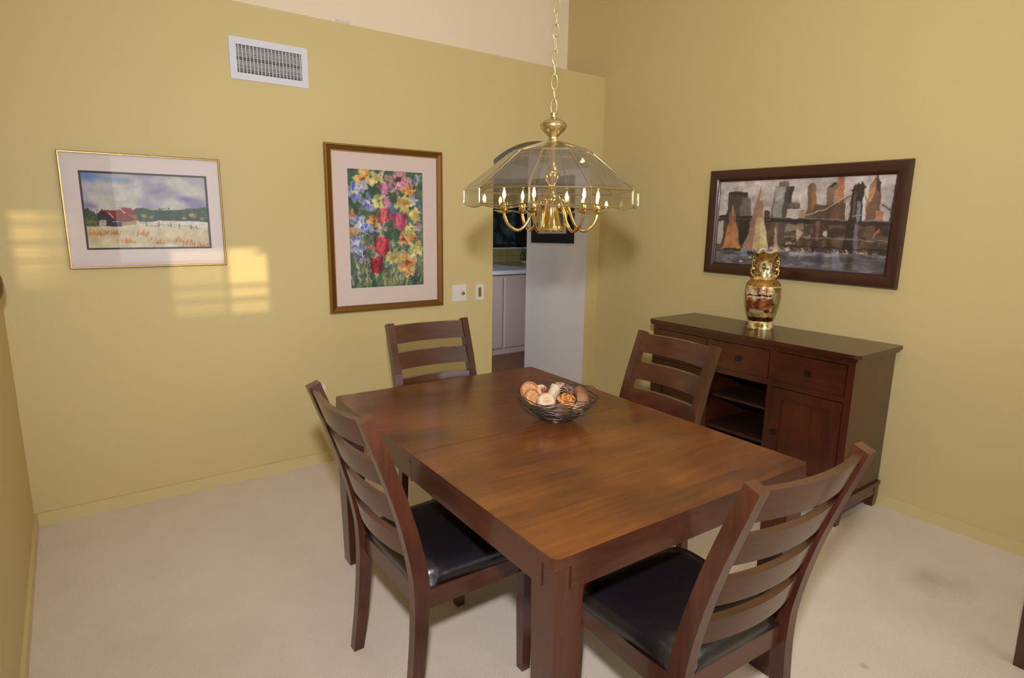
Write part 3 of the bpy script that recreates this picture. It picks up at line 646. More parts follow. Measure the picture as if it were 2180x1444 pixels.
P([(1455, 300), (1482, 296), (1462, 610), (1412, 610), (1428, 450)], (78, 74, 82)); P([(1316, 492), (1382, 490), (1378, 568), (1312, 572)], (190, 126, 94))
cv.stroke([(1136, 374), (1040, 430), (960, 480), (880, 510), (790, 532)], .013, (196, 178, 158), .9, .006); cv.stroke([(1136, 384), (1040, 442), (960, 492), (880, 520)], .005, (84, 64, 54), .9); cv.stroke([(1232, 372), (1268, 430), (1300, 470)], .006, (120, 106, 100)); cv.stroke([(1370, 440), (1420, 480), (1450, 494)], .008, (104, 92, 92))
for k in range(16): cv.stroke([(900+k*15, 505-k*8), (900+k*15, 560)], .003, (70, 54, 48), .7)
P([(185, 540), (560, 545), (1440, 566), (1438, 606), (560, 582), (183, 578)], (58, 48, 46)); cv.stroke([(560, 548), (1440, 568)], .006, (150, 140, 140), .8); cv.stroke([(185, 560), (560, 566)], .005, (128, 118, 116), .8)
P([(1140, 352), (1128, 346), (1150, 330), (1156, 300), (1166, 312), (1172, 286), (1182, 304), (1190, 280), (1200, 298), (1216, 268), (1226, 296), (1246, 314), (1226, 330), (1218, 480), (1216, 570), (1128, 566)], (60, 50, 46)); cv.stroke([(1165, 360), (1160, 540)], .012, (104, 84, 70), .9); cv.stroke([(1196, 430), (1190, 560)], .02, (128, 132, 156), .9); cv.stroke([(1160, 526), (1215, 526)], .006, (170, 170, 180))
P([(1108, 575), (1168, 577), (1172, 700), (1200, 820), (1072, 820), (1098, 700)], (58, 44, 38)); P([(1168, 577), (1195, 578), (1190, 770), (1215, 820), (1160, 820)], (116, 110, 124), .9, 1)
P([(880, 572), (944, 574), (932, 790), (930, 806), (845, 806), (858, 690)], (82, 58, 50)); cv.ell(*Q((885, 745)), .035, .1, (62, 40, 42), 0, .9, .5); cv.stroke([(905, 580), (900, 700)], .02, (150, 112, 88), .6)
P([(1290, 690), (1350, 612), (1348, 640), (1310, 690)], (176, 106, 78), .9, 1); P([(950, 640), (972, 640), (970, 690), (940, 670)], (214, 200, 170), .9); P([(750, 620), (800, 660), (770, 690), (750, 720)], (206, 190, 160), .9, 1); P([(670, 600), (800, 595), (800, 640), (665, 650)], (176, 164, 146), .6, 2)
cv.stroke([(660, 680), (1440, 712)], .007, (150, 138, 126), .7); cv.stroke([(640, 745), (1430, 780)], .01, (46, 38, 36), .8)
cv.poly([(172, 775), (1420, 812), (1400, 960), (170, 882)], (100, 96, 104)); m = cv.Y > .8
cv.blend(np.clip((n3-.5)*4, 0, 1)*m*.8, (70, 68, 80)); cv.blend(np.clip((.42-n3)*6, 0, 1)*m*.8, (150, 148, 162))
P([(690, 790), (860, 800), (1060, 806), (1058, 830), (700, 820)], (170, 168, 182), .8, 2); cv.ell(*Q((920, 850)), .06, .1, (52, 52, 76), 0, .8, .7); cv.ell(*Q((1130, 870)), .06, .1, (58, 48, 46), 0, .8, .7); P([(1010, 800), (1060, 800), (1090, 925), (1020, 920)], (126, 130, 156), .6, 3)
for k in range(70):
    y = rnd.uniform(.8, .99); x = rnd.random(); cv.H, hh = None, cv.H; cv.stroke([(x, y), (x+rnd.uniform(.02, .07), y+rnd.uniform(-.004, .004))], .005, rnd.choice([(150, 150, 166), (76, 74, 88), (120, 120, 136), (60, 58, 66)]), .5, .002); cv.H = hh
for k in range(40):
    x = rnd.uniform(.3, .98); cv.H, hh = None, cv.H; cv.stroke([(x, rnd.uniform(.75, .82)), (x+.01, .8)], .006, rnd.choice([(226, 214, 190), (206, 150, 100), (240, 236, 230)]), .7, .003); cv.H = hh
P([(282, 462), (305, 560), (352, 778), (222, 778), (245, 640)], (186, 122, 78)); P([(282, 462), (262, 560), (246, 620), (300, 600), (310, 570)], (150, 100, 76), .9, 1); cv.stroke([(282, 470), (300, 780)], .006, (206, 150, 104), .8)
P([(480, 312), (440, 790), (370, 760), (400, 660), (440, 470)], (162, 122, 104)); P([(480, 312), (520, 600), (548, 784), (436, 792), (450, 600)], (198, 172, 128)); P([(492, 580), (520, 600), (548, 784), (484, 788)], (216, 200, 138), .9, 1); P([(455, 420), (500, 430), (505, 540), (440, 560)], (150, 118, 106), .8, 2)
P([(590, 606), (606, 660), (622, 784), (588, 788)], (196, 160, 124)); P([(592, 606), (606, 580), (622, 690), (606, 660)], (150, 116, 96), .7)
P([(222, 776), (352, 776), (346, 796), (232, 794)], (58, 50, 52)); P([(390, 796), (548, 786), (540, 812), (420, 822)], (60, 54, 58)); P([(345, 858), (364, 858), (364, 870), (345, 870)], (214, 214, 220)); P([(420, 834), (436, 834), (436, 842), (420, 842)], (206, 206, 214))
cv.warp(.014, 26, 12); cv.tone(.15, 18, 14); cv.tone(.12, 60, 30); g_ = cv.a.mean(-1, keepdims=True); cv.a = np.clip(g_+(cv.a-g_)*.82, 0, 1)*np.array([1.0, .985, .97]); cv.a = Canvas.blur1(cv.a)
SY, SZ, w, h = -1.638, 1.522, 1.195, .662
t = thing('framed_picture', 'wide dark brown framed city skyline and sailboats picture above the sideboard', 'picture', (0, SY, SZ))
bm = BM(); frame_ring(bm, w, h, [(0, 0), (0, .02), (.006, .03), (.02, .034), (.05, .03), (.062, .022), (.066, .016), (.073, .012), (.073, .003)])
M['brownf'] = mat('dark_brown_frame', C(62, 32, 24), .36, 0, .2); tox(obj('frame', bm, M['brownf'], t, smooth=True))
pw, ph = w-.146+.006, h-.146+.006
tox(cv.mesh('painting', lambda U, V: (-pw/2+U*pw, 0*U-.004, ph/2-V*ph), paint_mat('canvas_paint', .5, .1), t))

# ------------------------------------------------------------------ chairs
def post_y(z):
    zs = [0, .2, .42, .55, .75, 1.0]; ys = [-.24, -.214, -.2, -.214, -.266, -.352]
    return float(np.interp(z, zs, ys))
PROF = spline([(-.24, 0), (-.216, .18), (-.2, .42), (-.216, .56), (-.268, .76), (-.352, 1.0)], 5)
def py_s(z): return float(np.interp(z, [p[1] for p in PROF], [p[0] for p in PROF]))
def make_chair(label):
    t = thing('dining_chair', label, 'chair', group='dark ladder-back dining chairs')
    for s in (-1, 1):
        x = s*.208; bm = BM(); rings = []
        for i, (y, z) in enumerate(PROF):
            a = PROF[max(i-1, 0)]; b = PROF[min(i+1, len(PROF)-1)]; ty, tz = b[0]-a[0], b[1]-a[1]; L_ = math.hypot(ty, tz); ny, nz = tz/L_, -ty/L_
            d = float(np.interp(z, [0, .3, .45, .7, 1.0], [.018, .022, .026, .022, .020])); hw = .0175
            rings.append([(x-hw, y-ny*d, z-nz*d), (x+hw, y-ny*d, z-nz*d), (x+hw, y+ny*d, z+nz*d), (x-hw, y+ny*d, z+nz*d)])
        rings[0] = [(p[0], p[1], 0) for p in rings[0]]
        loft(bm, rings); obj('back_post', bm, M['wz'], t, .004, angle=50)
        bm = BM(); loft(bm, [[(x+s*.006+dx*q, .19+dy*q, z) for dx, dy in ((-1,-1),(1,-1),(1,1),(-1,1))] for z, q in ((0, .0165), (.2, .019), (.43, .022))]); obj('leg', bm, M['wz'], t, .003, angle=50)
    for z1, z0 in ((.99, .905), (.861, .782), (.737, .661), (.617, .545)):
        bm = BM(); rings = []
        for k in range(15):
            uu = -1+2*k/14; x = uu*.193; bul = .03*(1-uu*uu)
            rings.append([(x, py_s(z)-bul+dy, z) for z, dy in ((z0, -.011), (z0, .011), (z1, .011), (z1, -.011))])
        loft(bm, rings); obj('back_slat', bm, M['wx'], t, .003, smooth=True, angle=50)
    boxo('seat_rail', (-.19, .19, -.205, -.185, .378, .44), M['wx'], t, .002)
    boxo('seat_rail', (-.2, .2, .178, .2, .378, .44), M['wx'], t, .002)
    for s in (-1, 1): boxo('seat_rail', (s*.21-.011, s*.21+.011, -.19, .185, .378, .44), M['wy'], t, .002)
    # padded seat: flat bottom, domed top with rounded rim
    bm = BM(); N = 26; rows = []
    for j in range(N+1):
        row = []
        for i in range(N+1):
            a, b = -1+2*i/N, -1+2*j/N
            # squash grid to concentrate near the rim
            a = math.copysign(1-(1-abs(a))**1.5, a); b = math.copysign(1-(1-abs(b))**1.5, b)
            e = max(abs(a), abs(b)); e = (abs(a)**7+abs(b)**7)**(1/7); e = min(e, 1)
            hz = .062*(1-e**9)**.5+.010*(1-a*a)*(1-b*b)
            wid = .222+.012*b; row.append(bm.verts.new((a*wid*(1-.02*(abs(b)**8)), .0+b*.205, .44+hz)))
        rows.append(row)
    for j in range(N):
        for i in range(N): bm.faces.new((rows[j][i], rows[j][i+1], rows[j+1][i+1], rows[j+1][i]))
    rim = rows[0]+[r_[-1] for r_ in rows[1:]]+rows[-1][-2::-1]+[r_[0] for r_ in rows[-2:0:-1]]
    lo = [bm.verts.new((v.co.x*.985, v.co.y*.985, .4385)) for v in rim]
    for i in range(len(rim)):
        j = (i+1) % len(rim); bm.faces.new((rim[j], rim[i], lo[i], lo[j]))
    bm.faces.new(lo); o = obj('seat', bm, M['leather'], t, smooth='all'); o['label'] = 'black padded leather seat'
    return t
TR = -.0289
ch = make_chair('ladder-back dining chair on the left side of the table nearest the barn picture')
ch.location = (-2.558, -1.93, 0); ch.rotation_euler = (0, 0, -PI/2)
dup(ch, (-2.195, -2.625, 0), -.055, 'ladder-back dining chair at the near end of the table, seen from behind')
dup(ch, (-1.632, -1.84, 0), PI/2-.03, 'ladder-back dining chair between the table and the sideboard')
dup(ch, (-2.05, -1.204, 0), PI-.055, 'ladder-back dining chair at the far end of the table under the flower painting')
dup(ch, (-.735, -3.365, 0), PI/2, 'dark chair at the right photo edge with only one leg in view')

# ------------------------------------------------------------------ dining table
TW, TL, TH = 1.05, 1.522, .762
t = thing('dining_table', 'dark brown rectangular wooden dining table with a seam across its top', 'table', (-2.1286, -1.8995, 0), TR)
SEAM = .0
def half(y0, y1):
    bm = BM(); rr = .022; pts = []
    x0, x1 = -TW/2, TW/2
    def arc(cx, cy, a0):
        for k in range(7): a = a0+PI/2*k/6; pts.append((cx+rr*math.cos(a), cy+rr*math.sin(a)))
    if y1 > 0.5: pts += [(x0, y0), (x1, y0)]; arc(x1-rr, y1-rr, 0); arc(x0+rr, y1-rr, PI/2)
    else: arc(x0+rr*0.35, y0+rr*0.35, PI) if False else None; 
    if y1 <= 0.5:
        for cx, cy, a0 in ((x0+rr, y0+rr, PI), (x1-rr, y0+rr, 1.5*PI)): arc(cx, cy, a0)
        pts += [(x1, y1), (x0, y1)]
    loft(bm, [[(x, y, z) for x, y in pts] for z in (TH-.028, TH)])
    o = obj('tabletop', bm, [M['ttop'], M['wx']], t, .003, angle=50)
    for p in o.data.polygons:
        if p.normal.z < .5: p.material_index = 1
    return o
SEAM = .0
half(SEAM+.001, TL/2); half(-TL/2, SEAM-.001)
ins = .012; ap0, ap1 = .672, TH-.028
for s in (-1, 1):
    boxo('apron', (s*(TW/2-ins)-.012, s*(TW/2-ins)+.012, SEAM+.012, TL/2-.05, ap0, ap1), M['wy'], t, .0015)
    boxo('apron', (s*(TW/2-ins)-.012, s*(TW/2-ins)+.012, -TL/2+.05, SEAM-.001, ap0, ap1), M['wy'], t, .0015)
    boxo('apron', (-TW/2+.05, TW/2-.05, s*(TL/2-ins)-.012, s*(TL/2-ins)+.012, ap0, ap1), M['wx'], t, .0015)
boxo('leaf_block', (-TW/2+.0, -TW/2+.03, -.006, .011, ap0-.006, ap1-.004), M['wz'], t, .001)
for sx in (-1, 1):
    for sy in (-1, 1):
        bm = BM(); cx, cy = sx*(TW/2-.048), sy*(TL/2-.048)
        loft(bm, [[(cx+a*q, cy+b*q, z) for a, b in ((-1,-1),(1,-1),(1,1),(-1,1))] for z, q in ((0, .036), (.3, .041), (ap0, .0445), (ap1, .0445))]); obj('leg', bm, M['wz'], t, .004, angle=50)

# ------------------------------------------------------------------ wire bowl and dried decorations
BXY = (-2.03, -1.885); BZ0 = TH
bm = BM()
def wire_ring(rad, z, n, ph, amp, ramp=0.0, th=.0015, seed=0):
    q = random.Random(seed); pts = []
    for k in range(n):
        a = ph+2*PI*k/n; rr = rad*(1+ramp*((k % 2)*2-1)); pts.append((rr*math.cos(a), rr*math.sin(a), z+amp*((k % 2)*2-1)+q.uniform(-.002, .002)))
    # soften the bends
    out = []
    for k in range(n):
        a, b, c = (Vector(pts[(k+d) % n]) for d in (-1, 0, 1))
        for tt in (.3, .7): out.append(b.lerp(a, .5*(1-tt)*.7) if tt < .5 else b.lerp(c, .5*(tt)*.4))
        out.append(b.lerp(c, .5))
    tube(bm, out, th, 6, True)
for k, (rad, z) in enumerate(((.05, .0022), (.062, .008), (.075, .016), (.086, .023), (.098, .031), (.108, .039), (.118, .047), (.126, .055), (.134, .063), (.141, .071), (.148, .079))):
    wire_ring(rad, z+.004*(k > 0), 10 if k else 14, .37*k, .0045*(k > 0), .015, .0018, k)
for k in range(3): wire_ring(.166-.006*k, .108-.009*k, 8+2*k, .5+.4*k, .013, .015, .0019, 40+k)
for k in range(14):
    a = 2*PI*k/14+.1; tw = .25*(1 if k % 2 else -1); pr = ((.05, .002), (.075, .016), (.108, .04), (.134, .066), (.16, .1))
    tube(bm, [(r_*math.cos(a+tw*i/4), r_*math.sin(a+tw*i/4), z) for i, (r_, z) in enumerate(pr)], .0013, 5)
o = obj('wire_bowl', bm, M['wire'], None, smooth=True); o.location = (BXY[0], BXY[1], BZ0)
tag(o, 'dark metal wire bowl full of dried decorations on the table', 'bowl')

def place(o, x, y, z, rx=0, ry=0, rz=0): o.location = (x, y, z); o.rotation_euler = (rx, ry, rz); return o
def citrus(label, x, y, z, rx, ry, rad=.036):
    t = thing('dried_citrus_slice', label, 'dried fruit slice', (x, y, z), 0, 'dried decorations in the bowl'); t.rotation_euler = (rx, ry, 0)
    bm = BM(); lathe(bm, [(rad*.86, -.008), (rad*.97, -.008), (rad, -.002), (rad, .003), (rad*.96, .008), (rad*.86, .007)], 32, caps=False); obj('rind', bm, M['rind'], t, smooth=True)
    bm = BM(); nn = 40; rings = []
    for rr, zz in ((0.001, .004), (rad*.25, .0045), (rad*.55, .006), (rad*.8, .0055), (rad*.88, .003), (rad*.88, -.006), (.001, -.006)):
        rings.append([(rr*math.cos(2*PI*i/nn), rr*math.sin(2*PI*i/nn), zz+(.0025*abs(math.sin(5*2*PI*i/nn)) if 0.002 < rr < rad*.85 and zz > 0 else 0)) for i in range(nn)])
    loft(bm, rings); obj('pulp', bm, M['pulp'], t, smooth='all')
M['rind'] = mat('dried_rind', C(192, 128, 80), .6, var=.3, vscale=60); M['pulp'] = mat('dried_pulp', C(222, 172, 116), .55, var=.45, vscale=120, col2=C(150, 92, 50), bump=.4, bscale=150)
citrus('large dried citrus slice leaning at the left rear of the wire bowl', -2.085, -1.79, TH+.097, 1.0, -.15, .042)
citrus('smaller dried citrus slice in front of the larger one in the bowl', -2.108, -1.835, TH+.088, 1.05, .0, .036)
M['pod'] = mat('pale_pod', C(226, 204, 178), .65, var=.3, vscale=40, col2=C(176, 132, 104)); M['podd'] = mat('brown_pod', C(136, 92, 62), .7, var=.4, vscale=40); M['seed'] = mat('pale_seeds', C(214, 172, 130), .5)
def podthing(name, label, cat, x, y, z, rad, m, ribs=10, flat=.75, rx=0, ry=0, seeds=True):
    t = thing(name, label, cat, (x, y, z), 0, 'dried decorations in the bowl'); t.rotation_euler = (rx, ry, 0)
    bm = BM(); nn = 40; prof = [(.001, -.9), (.5, -.8), (.85, -.5), (1, -.1), (.97, .3), (.8, .62), (.62, .72), (.4, .62), (.001, .58)]
    loft(bm, [[(rad*r_*(1+.05*math.cos(ribs*2*PI*i/nn))*math.cos(2*PI*i/nn), rad*r_*(1+.05*math.cos(ribs*2*PI*i/nn))*math.sin(2*PI*i/nn), rad*flat*zz) for i in range(nn)] for r_, zz in prof]); obj('husk', bm, m, t, smooth='all')
    if seeds:
        bm = BM()
        for k in range(11):
            a = 2.4*k; q = rad*.5*math.sqrt(k/11); c = Vector((q*math.cos(a), q*math.sin(a), rad*flat*.64))
            bmesh.ops.create_icosphere(bm, subdivisions=2, radius=rad*.11, matrix=Matrix.Translation(c))
        obj('seed_cluster', bm, M['seed'], t, smooth='all')
podthing('seed_pod', 'pale ribbed seed pod with bead-like seeds at the front of the bowl', 'seed pod', -2.088, -1.893, TH+.082, .036, M['pod'], 9, .8, .75, -.45)
podthing('seed_pod', 'pale seed pod lying behind the front pod in the bowl', 'seed pod', -2.032, -1.792, TH+.094, .026, M['pod'], 12, .8, .6, -.3)
podthing('seed_pod', 'dark brown seed pod at the right rear of the bowl', 'seed pod', -1.912, -1.895, TH+.088, .033, M['podd'], 7, .85, .5, .6, False)
bm = BM()
for k in range(8):
    a = 2*PI*k/8; d = Vector((math.cos(a), math.sin(a), .25)); e = Vector((-math.sin(a), math.cos(a), 0))
    loft(bm, [[d*.003+e*.001, d*.003-e*.001, d*.003+Vector((0, 0, -.002))], [d*.009+e*.0032+Vector((0, 0, .001)), d*.009-e*.0032+Vector((0, 0, .001)), d*.009+Vector((0, 0, -.004))], [d*.017+e*.0006, d*.017-e*.0006, d*.017+Vector((0, 0, -.001))]])
o = place(obj('star_anise', bm, mat('red_brown_spice', C(112, 42, 34), .5)), -2.083, -1.873, TH+.122, .5, -.3, 0); tag(o, 'small red-brown star-shaped spice on top of the pale pod', 'spice', 'dried decorations in the bowl')
def curl(label, x, y, z, rx, ry, rz, m, r0, r1, turns, hgt):
    bm = BM(); N = int(turns*22); ra = []
    for k in range(N+1):
        a = 2*PI*turns*k/N; q = r0+(r1-r0)*k/N; ra.append([(q*math.cos(a), q*math.sin(a), -hgt/2), (q*math.cos(a), q*math.sin(a), hgt/2), ((q+.0014)*math.cos(a), (q+.0014)*math.sin(a), hgt/2), ((q+.0014)*math.cos(a), (q+.0014)*math.sin(a), -hgt/2)])
    loft(bm, ra); o = place(obj('wood_shaving', bm, m, None, smooth=True), x, y, z, rx, ry, rz); tag(o, label, 'wood shaving', 'dried decorations in the bowl')
M['shav'] = mat('pale_shaving', C(214, 198, 168), .6, var=.25, vscale=50); M['shav2'] = mat('tan_shaving', C(176, 138, 104), .6, var=.3, vscale=50)
curl('pale curled wood shaving standing in the middle of the bowl', -2.01, -1.845, TH+.098, .35, .2, .5, M['shav'], .018, .024, 1.2, .05)
curl('tan spiral wood shaving right of the pale curl', -1.995, -1.878, TH+.094, 1.1, .1, -.8, M['shav2'], .006, .026, 2.6, .03)
def rose(name, label, cat, x, y, z, rx, ry, m, n=16, s=.034):
    bm = BM()
    for k in range(n):
        a = 2.4*k; q = s*.12+s*.75*k/n; w_ = s*(.25+.55*k/n); tilt = .25+.9*k/n
        d = Vector((math.cos(a), math.sin(a), 0)); e = Vector((-math.sin(a), math.cos(a), 0)); upv = Vector((0, 0, 1)); rings = []
        for i in range(5):
            v = i/4; c = d*(q*(.25+.75*v)+s*.2*v*v*tilt)+upv*(s*.75*v*(1-.5*v*tilt)); ww = w_*math.sin(PI*(.18+.62*v))
            rings.append([c+e*ww-d*ww*.25*(1-v), c, c-e*ww-d*ww*.25*(1-v), c-d*.0012])
        loft(bm, rings)
    t = place(obj(name, bm, m, None, smooth='all'), x, y, z, rx, ry, 0); tag(t, label, cat, 'dried decorations in the bowl')
rose('dried_flower', 'orange dried flower at the front centre of the bowl', 'dried flower', -2.012, -1.922, TH+.078, .5, -.35, mat('orange_petals', C(226, 152, 74), .6, var=.35, vscale=50), 16, .036)
rose('dried_flower', 'pale frilly dried flower at the back of the bowl', 'dried flower', -1.945, -1.805, TH+.088, .3, -.2, mat('cream_petals', C(212, 190, 164), .65, var=.3, vscale=50), 18, .034)
rose('dried_flower', 'mauve-brown dried flower beside the spiral shaving', 'dried flower', -1.935, -1.85, TH+.09, .4, .1, mat('mauve_petals', C(148, 114, 104), .65, var=.35, vscale=60), 18, .032)
bm = BM(); N = 14; rows = []
for j in range(N+1):
    v = j/N; wd = .028*math.sin(PI*min(1, .06+v*.94))**.7; rows.append([(wd*(i/4-1), -.045+.09*v, .016*(1-(i/4-1)**2)+.012*math.sin(4*v)) for i in range(9)])
loft(bm, rows, closed=False, caps=False); bmesh.ops.solidify(bm, geom=bm.faces[:], thickness=.0015)
o = place(obj('dried_leaf', bm, mat('tan_leaf', C(206, 158, 118), .6, var=.3, vscale=40), None, smooth='all'), -1.966, -1.958, TH+.088, .6, .5, -.5); tag(o, 'folded tan dried leaf at the right front of the bowl', 'dried leaf', 'dried decorations in the bowl')
podthing('seed_pod', 'small brown pod low in the left front of the bowl', 'seed pod', -2.06, -1.95, TH+.055, .03, M['podd'], 8, .8, .4, 0, False)
podthing('seed_pod', 'small pale pod low in the right front of the bowl', 'seed pod', -1.985, -1.96, TH+.055, .028, M['pod'], 8, .8, .4, .3, False)

# ------------------------------------------------------------------ sideboard
t = thing('sideboard', 'dark wooden sideboard with drawers, doors and open middle shelves', 'sideboard', (0, 0, 0))
Y0, Y1, XF, H = -2.3045, -.9907, -.4917, .9046     # top outline
bm = BM(); rr = .03; xb = -.014; pts = [(xb, Y0), (xb, Y1)]
for cx, cy, a0 in ((XF+rr, Y1-rr, PI/2), (XF+rr, Y0+rr, PI)):
    for k in range(7): a = a0+PI/2*k/6; pts.append((cx+rr*math.cos(a), cy+rr*math.sin(a)))
loft(bm, [[(x, y, z) for x, y in pts] for z in (H-.02, H)]); obj('top', bm, M['caby'], t, .004, angle=50)
bm = BM(); box(bm, XF+.012, xb, Y0+.012, Y1-.012, H-.034, H-.02); obj('top_moulding', bm, M['caby'], t, .004)
by0, by1, xf = Y0+.026, Y1-.026, XF+.028; zt = H-.034; zb = .14
bys = [by0+.035, -1.868, -1.835, -1.46, -1.427, by1-.035]   # bay edges: right bay, middle bay, left bay
bm = BM()
box(bm, xf+.0215, -.02, by0, by0+.022, zb, zt); box(bm, xf+.0215, -.02, by1-.022, by1, zb, zt); by0 += .015; by1 -= .015
box(bm, xf+.03, -.02, bys[1]+.004, bys[2]-.004, zb, zt); box(bm, xf+.03, -.02, bys[3]+.004, bys[4]-.004, zb, zt)
box(bm, -.03, -.02, by0, by1, zb, zt); box(bm, xf+.01, -.02, by0, by1, zb, zb+.02); box(bm, xf+.02, -.02, by0, by1, .655, .672)
obj('carcass', bm, M['cabz'], t); by0 -= .015; by1 += .015
bm = BM()
for a, b in ((by0, bys[0]), (bys[1], bys[2]), (bys[3], bys[4]), (bys[5], by1)): box(bm, xf, xf+.022, a, b, zb, zt)
for a, b in ((bys[0], bys[1]), (bys[2], bys[3]), (bys[4], bys[5])):
    box(bm, xf+.001, xf+.022, a, b, zt-.025, zt); box(bm, xf+.001, xf+.022, a, b, .652, .684); box(bm, xf+.001, xf+.022, a, b, zb, zb+.03)
obj('face_frame', bm, M['cabz'], t, .0015)
def knob(parent, y, z):
    bm = BM(); box(bm, xf-.010, xf+.002, y-.005, y+.005, z-.005, z+.005); box(bm, xf-.022, xf-.009, y-.013, y+.013, z-.013, z+.013); obj('knob', bm, M['knob'], parent, .003)
for k, (a, b) in enumerate(((bys[0], bys[1]), (bys[2], bys[3]), (bys[4], bys[5]))):
    d = boxo('drawer', (xf-.004, xf+.02, a+.003, b-.003, .687, zt-.028), M['caby'], t, .003); knob(d, (a+b)/2, .765)
for k, (a, b) in enumerate(((bys[0], bys[1]), (bys[4], bys[5]))):
    z0, z1 = zb+.033, .649; a, b = a+.003, b-.003; bm = BM(); sw = .052
    box(bm, xf-.004, xf+.018, a, a+sw, z0, z1); box(bm, xf-.004, xf+.018, b-sw, b, z0, z1); box(bm, xf-.0035, xf+.018, a+sw, b-sw, z1-sw, z1); box(bm, xf-.0035, xf+.018, a+sw, b-sw, z0, z0+sw)
    d = obj('door', bm, M['cabz'], t, .003)
    boxo('door_panel', (xf+.006, xf+.014, a+sw-.004, b-sw+.004, z0+sw-.004, z1-sw+.004), M['cabz'], d)
    knob(d, b-.025 if k == 0 else a+.025, .40)
boxo('shelf', (xf+.03, -.03, bys[2]-.003, bys[3]+.003, .497, .511), M['cabin'], t, .002)
boxo('shelf', (xf+.012, -.03, bys[2]-.003, bys[3]+.003, .306, .324), M['cabin'], t, .002)
boxo('back_panel', (-.045, -.03, bys[2]-.003, bys[3]+.003, zb+.02, .655), M['cabin'], t)
bm = BM(); box(bm, xf-.016, -.014, by0-.012, by1+.012, .125, .145); obj('base_moulding', bm, M['caby'], t, .004)
bm = BM(); box(bm, xf-.006, xf+.014, by0-.004, by1+.004, .072, .125); box(bm, xf, -.02, by0-.004, by0+.012, .072, .125); box(bm, xf, -.02, by1-.012, by1+.004, .072, .125)
obj('plinth', bm, M['caby'], t, .003)
for x0 in (xf-.008, -.065):
    for y0 in (by0-.006, by1-.044):
        bm = BM(); loft(bm, [[(x0+q, y0+q, z), (x0+.05-q, y0+q, z), (x0+.05-q, y0+.05-q, z), (x0+q, y0+.05-q, z)] for z, q in ((0, .005), (.06, 0), (.125, 0))]); obj('foot', bm, M['cabz'], t, .003, angle=50)

# ------------------------------------------------------------------ vase
VX, VY = -.205, -1.60
t = thing('vase', 'gold and cream oriental vase with fluted rim and two gold handles on the sideboard', 'vase', (VX, VY, H))
k_ = .000374
prof = [(198, 0), (200, 20), (196, 60), (192, 105), (184, 120), (178, 128), (186, 150), (205, 205), (228, 270), (248, 350), (266, 440), (277, 520), (280, 590), (278, 650), (270, 690), (248, 730), (218, 762), (186, 785), (166, 800), (158, 830), (150, 880), (146, 940), (148, 1010), (156, 1060), (172, 1110), (194, 1165), (212, 1210), (222, 1235)]
zz = np.array([p[1] for p in prof])*k_; rr_ = np.array([p[0] for p in prof])*k_*.97
cv = Canvas(300, 420, 21)   # u = angle round the vase, v = 0 top .. 1 foot
phi0 = math.atan2(CP.y-VY, CP.x-VX)   # side the decoration faces
def V(x, y): return (.5+(x-530)/1740., (y-100)/1235.)
n1 = cv.noise(40, 26, 3); n2 = cv.noise(14, 12, 3)
cv.a[:] = np.array([176, 140, 72])/255.; cv.blend(np.clip((n1-.5)*4, 0, 1), (128, 92, 40)); cv.blend(np.clip((n1-.68)*8, 0, 1), (228, 206, 150))
def rect(x0, x1, y0, y1, c, al=1.0):
    a, b = V(x0, y0), V(x1, y1); cv.blend(((cv.X > a[0]) & (cv.X < b[0]) & (cv.Y > a[1]) & (cv.Y < b[1])).astype(float)*al, c)
F = (-400, 1500)
rect(*F, 1210, 1345, (220, 208, 164)); 
for k in range(46): p = V(rnd.uniform(-340, 1400), rnd.uniform(1225, 1325)); cv.ell(p[0], p[1], rnd.uniform(.012, .03), rnd.uniform(.012, .03), rnd.choice([(120, 104, 50), (236, 230, 200), (150, 110, 50), (200, 178, 110)]), rnd.random()*3, .9, .4)
rect(*F, 1120, 1195, (98, 60, 26)); rect(*F, 1195, 1212, (228, 206, 150)); rect(*F, 1040, 1125, (206, 178, 124)); rect(*F, 540, 655, (186, 146, 76)); rect(*F, 640, 662, (232, 210, 150))
